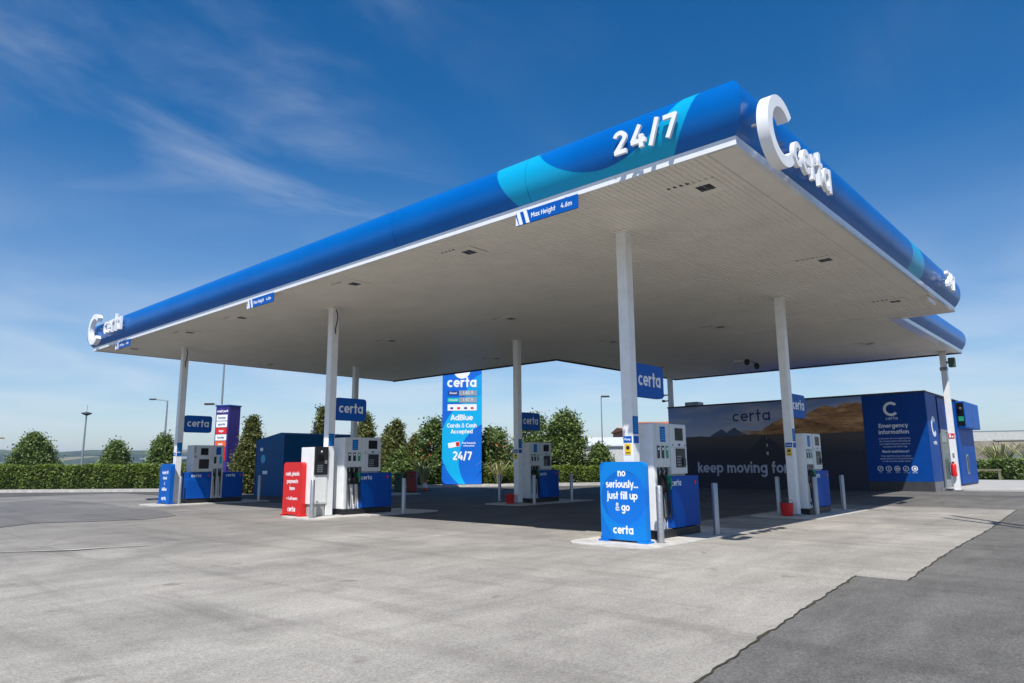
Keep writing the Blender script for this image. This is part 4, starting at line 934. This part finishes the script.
# ------------------------------------------------------------------ vegetation
def leaf_mesh(P, size, tint, name, aspect=.55, up=0.35):
    n = len(P); nrm = rng.normal(size=(n, 3)); nrm[:, 2] = np.abs(nrm[:, 2]) + up; nrm /= np.linalg.norm(nrm, axis=1)[:, None]
    t = rng.normal(size=(n, 3)); t -= nrm * (t * nrm).sum(1)[:, None]; t /= np.linalg.norm(t, axis=1)[:, None]; b = np.cross(nrm, t)
    s = size * rng.uniform(.6, 1.35, n)[:, None]
    V = np.stack([P - t * s, P + b * s * aspect, P + t * s, P - b * s * aspect], 1).reshape(-1, 3)
    me = bpy.data.meshes.new(name); me.vertices.add(4 * n); me.vertices.foreach_set('co', V.astype(np.float32).ravel())
    me.loops.add(4 * n); me.loops.foreach_set('vertex_index', np.arange(4 * n, dtype=np.int32)); me.polygons.add(n)
    me.polygons.foreach_set('loop_start', np.arange(0, 4 * n, 4, dtype=np.int32)); me.update(calc_edges=True)
    at_ = me.attributes.new('tint', 'FLOAT', 'FACE'); at_.data.foreach_set('value', np.clip(tint, 0, 1).astype(np.float32)); return me
def lumps(n, r, zc, k):
    return rng.normal(size=(n, 3)) * 0
def crown_pts(n, radius_fn, z0, z1, nclump, csize, hollow=.45):
    # clumps spread over the crown's volume, leaves spread in each clump
    C = []
    while len(C) < nclump:
        t = rng.uniform(0, 1); z = z0 + (z1 - z0) * t; r = radius_fn(t) * math.sqrt(rng.uniform(hollow ** 2, 1)); a_ = rng.uniform(0, 2 * PI)
        if rng.uniform() < (radius_fn(t) / max(radius_fn(u_) for u_ in (0, .2, .4, .6, .8))) + .15: C.append((r * math.cos(a_), r * math.sin(a_), z))
    C = np.array(C); per = n // nclump; cl = rng.uniform(.25, .75, nclump)
    P = np.repeat(C, per, 0) + rng.normal(size=(per * nclump, 3)) * csize * np.array([1, 1, .8]) * np.repeat(rng.uniform(.6, 1.3, nclump), per)[:, None]
    T = np.repeat(cl, per) + rng.normal(size=per * nclump) * .17
    P[:, 2] = np.maximum(P[:, 2], .03); return P, T
def tree(name, label, cat, x, y, h, rad, kind, group=None, n=9000, z0=.1, lean=0):
    a = thing(name, label, cat, (x, y, gz(x, y) if y < 40 else .1), rz=rng.uniform(0, 6), group=group)
    if kind == 'cone': fn = lambda t: rad * (1 - t) ** .95 * (.6 + .4 * min(1, t * 4 + .2)) + .02; lm = leaf_dark; cs = .12 * rad ** .5; nc = 460; ls = .062; n = int(n * 2.0)
    elif kind == 'dome': fn = lambda t: rad * max(.03, 1 - t ** 1.7) ** .75; lm = leaf_mid; cs = .17 * rad ** .5; nc = 380; ls = .07; n = int(n * 1.6)
    else: fn = lambda t: rad * (math.sin(PI * (t * .82 + .14))) ** .6; lm = leaf_mid; cs = .2; nc = 150; ls = .075; n = int(n * 1.35)
    P, T = crown_pts(int(n * 1.6), fn, z0, h * .97, nc, cs); part_m = link('crown', leaf_mesh(P, ls, T, 'crown'), lm, a)
    tk = MB(); th = h * .85
    tk.tube([(0, 0, -.1), (.02, .01, th * .3), (-.03, .02, th * .6), (0, 0, th)], [.09, .07, .05, .015], 8)
    for i in range(7):
        z = th * (.15 + .1 * i); an = i * 2.4; L = fn(z / h) * .75
        tk.tube([(0, 0, z), (math.cos(an) * L * .5, math.sin(an) * L * .5, z + .12 * L + .05), (math.cos(an) * L, math.sin(an) * L, z + .4 * L)], [.03, .02, .008], 5)
    part('trunk', tk, bark, a, True); return a
tree('rounded_conifer', 'broad dome-shaped dark tree behind the hedge at far left', 'tree', -47.7, 11.7, 3.05, 1.45, 'dome', n=11000)
tree('round_bush', 'smaller rounded tree behind the hedge left of the leftmost column', 'tree', -44.2, 14.9, 2.6, .92, 'dome', n=8000)
tree('round_bush', 'bushy dark tree just behind the leftmost column', 'tree', -40.1, 15.9, 2.85, .85, 'dome', n=8000)
CN = [(-29.0, 15.2, 3.35, .95, 'pointed conifer between the purple sign and blue tank'), (-31.8, 20.5, 4.2, 1.0, 'pointed conifer partly behind the card terminal column'), (-30.2, 22.1, 3.8, 1.15, 'pointed conifer rising right above the terminal pump'),
      (-29.0, 23.2, 3.4, 1.05, 'pointed conifer, second right of the terminal pump'), (-31.8, 24.9, 3.2, 1.2, 'lower conifer filling between the two pointed ones')]
for x, y, h, r2, lb in CN: tree('cypress', lb, 'tree', x, y, h, r2, 'cone', 'pointed conifers along the hedge', 9000)
tree('cypress', 'short conifer just left of the shrub tree at the totem', 'tree', -27.9, 23.6, 2.6, 1.0, 'cone', 'pointed conifers along the hedge', 8000)
tree('cypress', 'short broad conifer filling between the blue tank and terminal column', 'tree', -30.6, 18.2, 2.3, .9, 'cone', 'pointed conifers along the hedge', 8000)
tree('shrub_tree', 'loose leafy tree just left of the blue totem', 'tree', -26.5, 23.6, 3.4, .75, 'tree', n=3600)
tree('shrub_tree', 'leafy shrub tree just right of the blue totem with orange flowers', 'tree', -24.9, 26.4, 2.9, .85, 'tree', n=4200)
tree('shrub_tree', 'open leafy tree left of the shaded middle column', 'tree', -24.0, 28.4, 3.7, .95, 'tree', n=3600)
tree('broadleaf_tree', 'full green tree right of the shaded middle pump', 'tree', -22.3, 28.9, 3.7, 1.0, 'tree', n=9500)
tree('round_bush', 'small bush before the brick building at the lamp post', 'shrub', -21.2, 30.4, 2.0, .75, 'dome', n=4500)
tree('round_bush', 'low leafy bush left of the totem behind the bins', 'shrub', -28.2, 22.9, 1.7, .9, 'dome', n=5000)
tree('round_bush', 'dark shrub behind the totem base', 'shrub', -25.9, 24.9, 2.1, 1.0, 'dome', n=6000)
fm = MB()
for o_, c in (((-24.6, 26.0), 9), ((-26.9, 22.9), 7)):
    pass
def flowers(x, y, label, n=16, s=.8):
    a = MB()
    for i in range(n):
        px, py, pz = rng.normal(0, s * .45), rng.normal(0, .25), rng.uniform(.9, 2.3)
        for j in range(4): a.add([(px + rng.normal(0, .035), py + rng.normal(0, .035), pz + rng.normal(0, .035)) for _ in range(3)], [(0, 1, 2)])
    o = link('flower_sprays', a.mesh('flower_sprays'), flower_m, loc=(x, y, gz(x, y))); tag(o, label, 'flowers'); o['kind'] = 'stuff'
flowers(-24.0, 26.0, 'orange red blooms in the shrub right of the totem'); flowers(-26.0, 22.9, 'orange red blooms in the shrub left of the totem', 12, .6)
def strap_plant(x, y, label, h=1.3, n=70, m=leaf_pale, spread=.8):
    a = thing('strap_leaf_plant', label, 'plant', (x, y, gz(x, y)), group='pale strap-leaved plants'); mb = MB(); tint = []
    for i in range(n):
        an = rng.uniform(0, 2 * PI); L = h * rng.uniform(.6, 1.1); s = rng.uniform(.2, 1) * spread; w2 = .028; d = Vector((math.cos(an), math.sin(an), 0)); sd = Vector((-d.y, d.x, 0)) * w2
        p = [Vector((0, 0, 0)) + d * .06, d * s * .35 * L + Vector((0, 0, L * .55)), d * s * .8 * L + Vector((0, 0, L * .85)), d * s * 1.15 * L + Vector((0, 0, L * (.95 - .35 * s)))]
        vs = []
        for q, f_ in zip(p, (1, 1.1, .8, .1)): vs += [tuple(q - sd * f_), tuple(q + sd * f_)]
        mb.add(vs, [(0, 1, 3, 2), (2, 3, 5, 4), (4, 5, 7, 6)]); tint += [rng.uniform(0, 1)] * 3
    me = mb.mesh('leaves'); at_ = me.attributes.new('tint', 'FLOAT', 'FACE'); at_.data.foreach_set('value', tint); link('leaves', me, m, a); return a
strap_plant(-25.9, 22.4, 'pale strap-leaved plant just left of the totem foot'); strap_plant(-23.3, 24.9, 'pale strap-leaved plant just right of the totem foot', 1.3); strap_plant(-22.5, 25.6, 'pale strap-leaved plant left of the shaded middle column', 1.15)
strap_plant(-6.2, 48.6, 'large yellow-green strap-leaved plant against the concrete wall at right', 2.2, 130, leaf_pale, .9); strap_plant(-4.6, 49.4, 'second yellow-green strap-leaved plant at the right picture edge', 2.2, 130, leaf_pale, .9); strap_plant(-7.9, 48.0, 'smaller pale strap-leaved plant at the left end of the concrete wall bed', 1.3, 80)
def hedge(name, label, pts, h, wd, n, ls=.055, m=leaf_hedge, zb=.08):
    P = []; tot = []
    seg = [(Vector(pts[i]), Vector(pts[i + 1])) for i in range(len(pts) - 1)]; Ls = np.array([(b - a_).length for a_, b in seg]); Ls = Ls / Ls.sum()
    si = rng.choice(len(seg), n, p=Ls); t = rng.uniform(0, 1, n); A = np.array([list(s[0]) for s in seg])[si]; B = np.array([list(s[1]) for s in seg])[si]
    D = B - A; D /= np.linalg.norm(D, axis=1)[:, None]; Nn = np.stack([-D[:, 1], D[:, 0]], 1)
    u = rng.uniform(-1, 1, n); v = rng.uniform(0, 1, n); side = rng.uniform(0, 1, n)
    v = np.where(side < .35, 1 - .12 * rng.uniform(0, 1, n) ** 2, v); u = np.where(side >= .35, np.sign(u) * (1 - .25 * rng.uniform(0, 1, n) ** 2), u)
    XY = A + (B - A) * t[:, None]; s_ = XY[:, 0] * 1.3 + XY[:, 1] * .9
    bulge = 1 + .10 * np.sin(s_ * 2.1) + .08 * np.sin(s_ * 5.3 + 1) + .05 * np.sin(s_ * 11)
    top = h * (1 + .035 * np.sin(s_ * 1.7) + .03 * np.sin(s_ * 6.1))
    XY = XY + Nn * (u * wd / 2 * bulge * (1 - .12 * v))[:, None] + rng.normal(size=(n, 2)) * .03
    Z = zb + v * top + rng.normal(size=n) * .02; z_g = np.array([gz(x, y) for x, y in XY])
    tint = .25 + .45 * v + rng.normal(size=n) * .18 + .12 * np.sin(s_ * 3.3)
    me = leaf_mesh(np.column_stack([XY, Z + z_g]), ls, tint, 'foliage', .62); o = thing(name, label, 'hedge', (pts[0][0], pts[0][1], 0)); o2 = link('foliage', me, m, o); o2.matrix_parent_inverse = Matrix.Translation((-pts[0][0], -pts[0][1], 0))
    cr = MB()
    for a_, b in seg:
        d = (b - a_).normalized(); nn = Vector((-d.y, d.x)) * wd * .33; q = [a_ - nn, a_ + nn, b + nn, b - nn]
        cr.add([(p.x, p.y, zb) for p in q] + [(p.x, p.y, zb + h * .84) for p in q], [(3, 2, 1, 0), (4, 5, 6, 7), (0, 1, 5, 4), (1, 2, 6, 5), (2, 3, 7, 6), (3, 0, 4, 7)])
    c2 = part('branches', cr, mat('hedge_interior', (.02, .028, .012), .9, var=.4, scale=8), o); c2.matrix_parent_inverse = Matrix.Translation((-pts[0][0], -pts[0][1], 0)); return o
def off(pts, d):
    o = []
    for i, p in enumerate(pts):
        a_ = Vector(pts[max(i - 1, 0)]); b = Vector(pts[min(i + 1, len(pts) - 1)]); t = (b - a_).normalized(); o.append((p[0] - t.y * d, p[1] + t.x * d))
    return o
hl = off(HL, 1.05)
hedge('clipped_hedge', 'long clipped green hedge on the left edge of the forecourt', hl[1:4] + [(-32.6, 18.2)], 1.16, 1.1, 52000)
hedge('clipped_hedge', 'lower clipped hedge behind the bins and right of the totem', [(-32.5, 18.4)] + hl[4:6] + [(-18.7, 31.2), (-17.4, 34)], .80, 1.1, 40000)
hedge('low_ground_hedge', 'low dark hedge in front of the concrete wall at right', [(-9.2, 45.2), (0.5, 47.5)], .95, 1.8, 16000, .08, leaf_mid)
# grass verge behind the hedges and the land beyond
grass_m = ground_mat('rough_grass', (.05, .075, .02), (.11, .13, .045), .3, (.04, .04, .02))

# ------------------------------------------------------------------ street furniture beyond
def street_lamp(x, y, h, label, arm=1., rz=0, r=.07, head='arm', name='street_lamp'):
    a = thing(name, label, 'street lamp', (x, y, 0), rz, 'lamp posts around the site')
    part('pole', MB().tube([(0, 0, 0), (0, 0, h * .5), (0, 0, h)], [r, r * .75, r * .5], 10), galv, a, True)
    if head == 'arm':
        part('arm', MB().tube([(0, 0, h - .05), (arm * .3, 0, h + .06), (arm, 0, h + .1)], r * .45, 6), galv, a, True)
        part('lamp_head', MB().box(arm - .1, arm + .45, -.11, .11, h + .06, h + .17, .03), plinth_m, a)
    else:
        part('lamp_head', MB().lathe([(.05, h - .15), (.42, h + .02), (.38, h + .10), (.06, h + .18)], 14), plinth_m, a, True); part('finial', MB().tube([(0, 0, h + .1), (.02, 0, h + .75)], .02, 5), galv, a)
    return a
Fv = Vector((R.x, R.y)); va = math.atan2(R.y, R.x)
street_lamp(-68.3, 20.4, 5.7, 'thin post-top street lamp left of centre of the hedge', head='top', r=.11)
street_lamp(-57.9, 23.0, 6.35, 'arm street lamp just left of the leftmost column', arm=1.0, rz=va + PI, r=.11)
street_lamp(-39.5, 18.95, 4.6, 'slim arm lamp behind the leftmost certa sign', arm=.75, rz=va + PI, r=.06)
street_lamp(-26.2, 37.9, 5.35, 'arm lamp post left of the nearest column', arm=.1, rz=va, r=.06)
a = thing('flag_pole', 'tall thin bare pole rising behind the leftmost pump to the soffit', 'pole', (-39.75, 18.85, 0)); part('shaft', MB().tube([(0, 0, 0), (.02, .0, 9.5)], [.08, .04], 8), galv, a, True); part('base', MB().lathe([(.14, 0), (.14, .05)], 12), galv, a)
a = thing('power_pole', 'power pole with crossarm at the left picture edge', 'pole', (-98.6, 20.3, 0), va); part('shaft', MB().tube([(0, 0, -1), (0, 0, 5.0)], [.16, .11], 8), wood, a); part('crossarm', MB().box(-1.0, 1.0, -.06, .06, 4.4, 4.55), wood, a)
# retail totem, tall purple
a = thing('retail_totem', 'tall purple retail park totem with stacked shop name boards', 'sign', (-33.6, 16.3, 0), va - .38)
part('frame', MB().box(-.42, .42, -.38, .38, 0, 4.05, .02), purple, a); part('cap', MB().box(-.45, .45, -.41, .41, 4.05, 4.12), navy, a)
ftext('retail park', .17, FY((0, -.381, 3.82)), white_lt, a, .03)
for i, (m, t) in enumerate(((white_lt, 'homes'), (white_lt, 'sports'), (red, 'toys'), (white_lt, 'books'), (orange, 'pets'), (red, 'value'), (red, 'outlet'))):
    z = 3.35 - i * .32; part('name_board', MB().box(-.34, .34, -.40, -.381, z, z + .29, .004), m, a); ftext(t, .17, FY((0, -.4005, z + .145)), navy if m is white_lt else white_lt, a, .03)
part('foot', MB().box(-.48, .48, -.44, .44, 0, .1), galv, a)
# unseen mast added at right, shaped so its crossarms throw the thin double shadow
a = thing('shadow_mast', 'tall unseen mast added to cast the twin crossarm shadow on the lane at right', 'unseen mast', (4.3, 8.0, 0))
zA = 9.0; dv = Vector((SUN.x / SUN.z, SUN.y / SUN.z)) * zA
up_ = lambda x, y: Vector((x + dv.x, y + dv.y, zA))
a1, a2, b1, b2 = up_(-3.3, 17.9), up_(-2.2, 16.4), up_(-3.3, 17.1), up_(-1.8, 15.4)
da = (a2 - a1).normalized(); db = (b2 - b1).normalized(); eb = b1 + db * 7.0; ea = a1 + da * 6.5; pm = Vector((eb.x, eb.y, 0)); a.location = pm
L = lambda v: (v.x - pm.x, v.y - pm.y, v.z)
part('mast', MB().tube([(0, 0, 0), (0, 0, zA + .3)], [.14, .08], 12), galv, a, True)
part('crossarm', MB().tube([L(a1), L(ea)], .06, 6), galv, a); part('crossarm', MB().tube([L(b1), L(eb)], .06, 6), galv, a)
for t in (1.6, 6.2): part('brace', MB().tube([L(b1 + db * t), L(a1 + da * t)], .06, 6), galv, a)
part('lamp_head', MB().box(-.25, .25, -.2, .2, zA + .3, zA + .6, .04), plinth_m, a)

# ------------------------------------------------------------------ buildings beyond
def shed(label, x, y, rz, wd, dp, h, wm, rm, roof=.8, name='warehouse', win=0):
    a = thing(name, label, 'building', (x, y, 0), rz)
    part('wall', MB().box(0, wd, 0, dp, 0, h), wm, a)
    part('roof', MB().prism([(-.2, h), (dp + .2, h), (dp + .2, h + .12), (dp / 2, h + roof), (-.2, h + .12)], 'x', -.2, wd + .2), rm, a)
    rb = MB()
    for i in range(int(wd / 1.5)): rb.box(i * 1.5, i * 1.5 + .05, -.24, -.2, h - .02, h + .13)
    part('gutter', rb, galv, a)
    for i in range(win): part('window', MB().box(1 + i * 3, 2.6 + i * 3, -.03, 0, h * .45, h * .7), screen, a)
    return a
shed('white industrial shed with pale ribbed metal roof left of the nearest column', -38.6, 46.5, va, 12, 8, 2.55, mat('off_white_cladding', (.5, .5, .48), .6), roof_m, .9)
shed('grey industrial shed behind the leftmost pump', -66, 24.5, va, 13, 10, 1.75, shed_grey, shed_grey, .3)
shed('distant low building with a white roof beyond the hedge', -133, 44, va, 9, 8, -.9 + .35, white, roof_m, .35)
a = shed('orange brick building seen between white shed and nearest column', -41.8, 64.8, va, 9, 9, 4.6, brick_m, brick_m, .5, 'brick_building', 1)
a = shed('brick gabled roof showing above the nearest pump', -41.6, 68.0, va, 6, 6, 4.7, brick_m, mat('clay_tiles', (.40, .14, .07), .8), 1.1, 'brick_building')
# concrete boundary wall at right with building behind
a = thing('concrete_wall', 'weathered bare concrete boundary wall right of the kiosk', 'wall', (-10.5, 50.2, .1), va - .35)
for i in range(7):
    x0 = i * 2.1; part('wall_panel', MB().box(x0, x0 + 2.085, 0, .3, -.2, 2.2, .01), conc_wall, a)
part('coping', MB().box(4.0, 14.7, -.05, .35, 2.205, 2.28, .01), mat('pale_coping', (.36, .34, .30), .85), a)
part('infill_panel', MB().box(4.3, 14.7, -.06, -.005, .35, 1.55, .01), mat('green_grey_board', (.20, .26, .25), .7, var=.2), a)
a = thing('flat_roof_building', 'long white flat-roofed building behind the concrete wall at right', 'building', (-12.4, 71.5, 0), va - .30)
part('wall', MB().box(0, 30, 0, 8, 0, 2.75), mat('buff_wall', (.5, .46, .4), .8), a); part('fascia', MB().box(.0, 30.2, -.12, 8, 2.76, 3.55), mat('off_white_cladding', (.5, .5, .48), .6), a); part('roof', MB().box(-.1, 30.3, -.14, 8, 3.551, 3.62), shed_grey, a); 
for i in range(6): part('window', MB().box(2 + i * 4, 4.5 + i * 4, -.03, 0, 1.4, 2.4), screen, a)
a = thing('timber_rail', 'low timber rail on posts in front of the right-hand hedge', 'rail', (-7.7, 42.7, .1), va - .3)
part('rail', MB().box(0, 2.3, -.05, .05, .50, .60, .01), wood, a)
for x in (.1, 2.2): part('post', MB().box(x - .06, x + .06, -.05, .05, 0, .48), wood, a)

# ------------------------------------------------------------------ countryside and hills
hx = []; nA = 140; nR = 46; c0 = Vector((0, 0)); vs = []; fs = []; tn = []
def fbm(a_, r_d): return (math.sin(a_ * 9 + 1.3) + .6 * math.sin(a_ * 23 + r_d * .004) + .4 * math.sin(a_ * 51 + 2) + .25 * math.sin(a_ * 117 + r_d * .01)) / 2.2
for j in range(nR + 1):
    t = j / nR; rd_ = 72 * (4200 / 72) ** t
    for i in range(nA + 1):
        an = math.radians(-40 + 250 * i / nA) + PI / 180 * 10
        x, y = rd_ * math.cos(an), rd_ * math.sin(an)
        b = min(1, max(0, (rd_ - 110) / 500)); b = b * b * (3 - 2 * b); c = min(1, max(0, (rd_ - 900) / 1300)); c = c * c * (3 - 2 * c)
        z = -.25 - 11 * b + c * (50 + 10 * fbm(an, rd_)) + (2.0 * fbm(an * 2.3, rd_) * b)
        vs.append((x, y, z))
for j in range(nR):
    for i in range(nA): o = j * (nA + 1) + i; fs.append((o, o + 1, o + nA + 2, o + nA + 1))
def fields(nt):
    g = N(nt, 'ShaderNodeNewGeometry'); v = N(nt, 'ShaderNodeTexVoronoi', i_Scale=.006); nt.links.new(g.outputs['Position'], v.inputs['Vector'])
    v2 = N(nt, 'ShaderNodeTexVoronoi', feature='DISTANCE_TO_EDGE', i_Scale=.006); nt.links.new(g.outputs['Position'], v2.inputs['Vector'])
    n = N(nt, 'ShaderNodeTexNoise', i_Scale=.008, i_Detail=8.0, i_Roughness=.65); nt.links.new(g.outputs['Position'], n.inputs['Vector'])
    s = N(nt, 'ShaderNodeSeparateColor'); nt.links.new(v.outputs['Color'], s.inputs[0])
    c = RAMP(nt, s.outputs[0], [(0, (.035, .07, .02)), (.35, (.07, .11, .03)), (.7, (.12, .15, .06)), (1., (.24, .22, .12))])
    hed = MATH(nt, 'MAXIMUM', SS(nt, v2.outputs['Distance'], .09, .04), SS(nt, n.outputs[0], .50, .56)); return MIX(nt, hed, c, (.018, .035, .014))
land_m = print_mat('farmland', fields, .9, 0)
struct(link('hills', MB().add(vs, fs).mesh('hills'), land_m, smooth=True))
ws = MB()
hb = [(-61, 0), (-47.5, 5.5), (-41.5, 11), (-36, 16), (-28.5, 24), (-22, 29), (-18, 34), (-15, 41)]
out = [(-80, -10), (-78, 15), (-70, 30), (-60, 45), (-48, 56), (-36, 66), (-25, 72), (-12, 76)]
sv = []; 
for (p, q) in zip(hb, out): sv += [(p[0], p[1], .05 + gz(*p)), (q[0], q[1], -.1)]
gs = link('grass_verge', MB().add(sv, [(2 * i, 2 * i + 2, 2 * i + 3, 2 * i + 1) for i in range(len(hb) - 1)]).mesh('grass_verge'), grass_m); struct(gs)
gs = link('grass_verge', MB().box(-16, 60, 42.2, 80, -.2, .14).mesh('grass_verge'), grass_m); struct(gs)
# a scatter of far houses and tree clumps so the valley does not read as bare
fh = MB()
for i in range(60):
    an = math.radians(rng.uniform(118, 178)); d = rng.uniform(500, 1500); x, y = d * math.cos(an), d * math.sin(an); b = min(1, max(0, (d - 110) / 500)); b = b * b * (3 - 2 * b); c = min(1, max(0, (d - 900) / 1300)); c = c * c * (3 - 2 * c)
    z = -11.5 * b + c * 50; s_ = rng.uniform(4, 9); fh.box(x - s_, x + s_, y - s_ * .5, y + s_ * .5, z - 3, z + rng.uniform(2, 5))
o = link('distant_houses', fh.mesh('distant_houses'), white); o['kind'] = 'stuff'; tag(o, 'specks of pale distant houses in the valley at left', 'houses')
# air
hzb = MB().box(-4600, 4600, -4600, 4600, -30, 75); ho = link('haze', hzb.mesh('haze'), []); ho['kind'] = 'stuff'; tag(ho, 'thin summer haze over the distant hills', 'haze')
hm = bpy.data.materials.new('haze'); hm.use_nodes = True; hn = hm.node_tree; hn.nodes.clear(); out_ = N(hn, 'ShaderNodeOutputMaterial'); pv = N(hn, 'ShaderNodeVolumePrincipled'); pv.inputs['Color'].default_value = (.72, .82, 1, 1); pv.inputs['Density'].default_value = .00022; pv.inputs['Anisotropy'].default_value = .2; hn.links.new(pv.outputs[0], out_.inputs['Volume'])
ho.data.materials.append(hm)
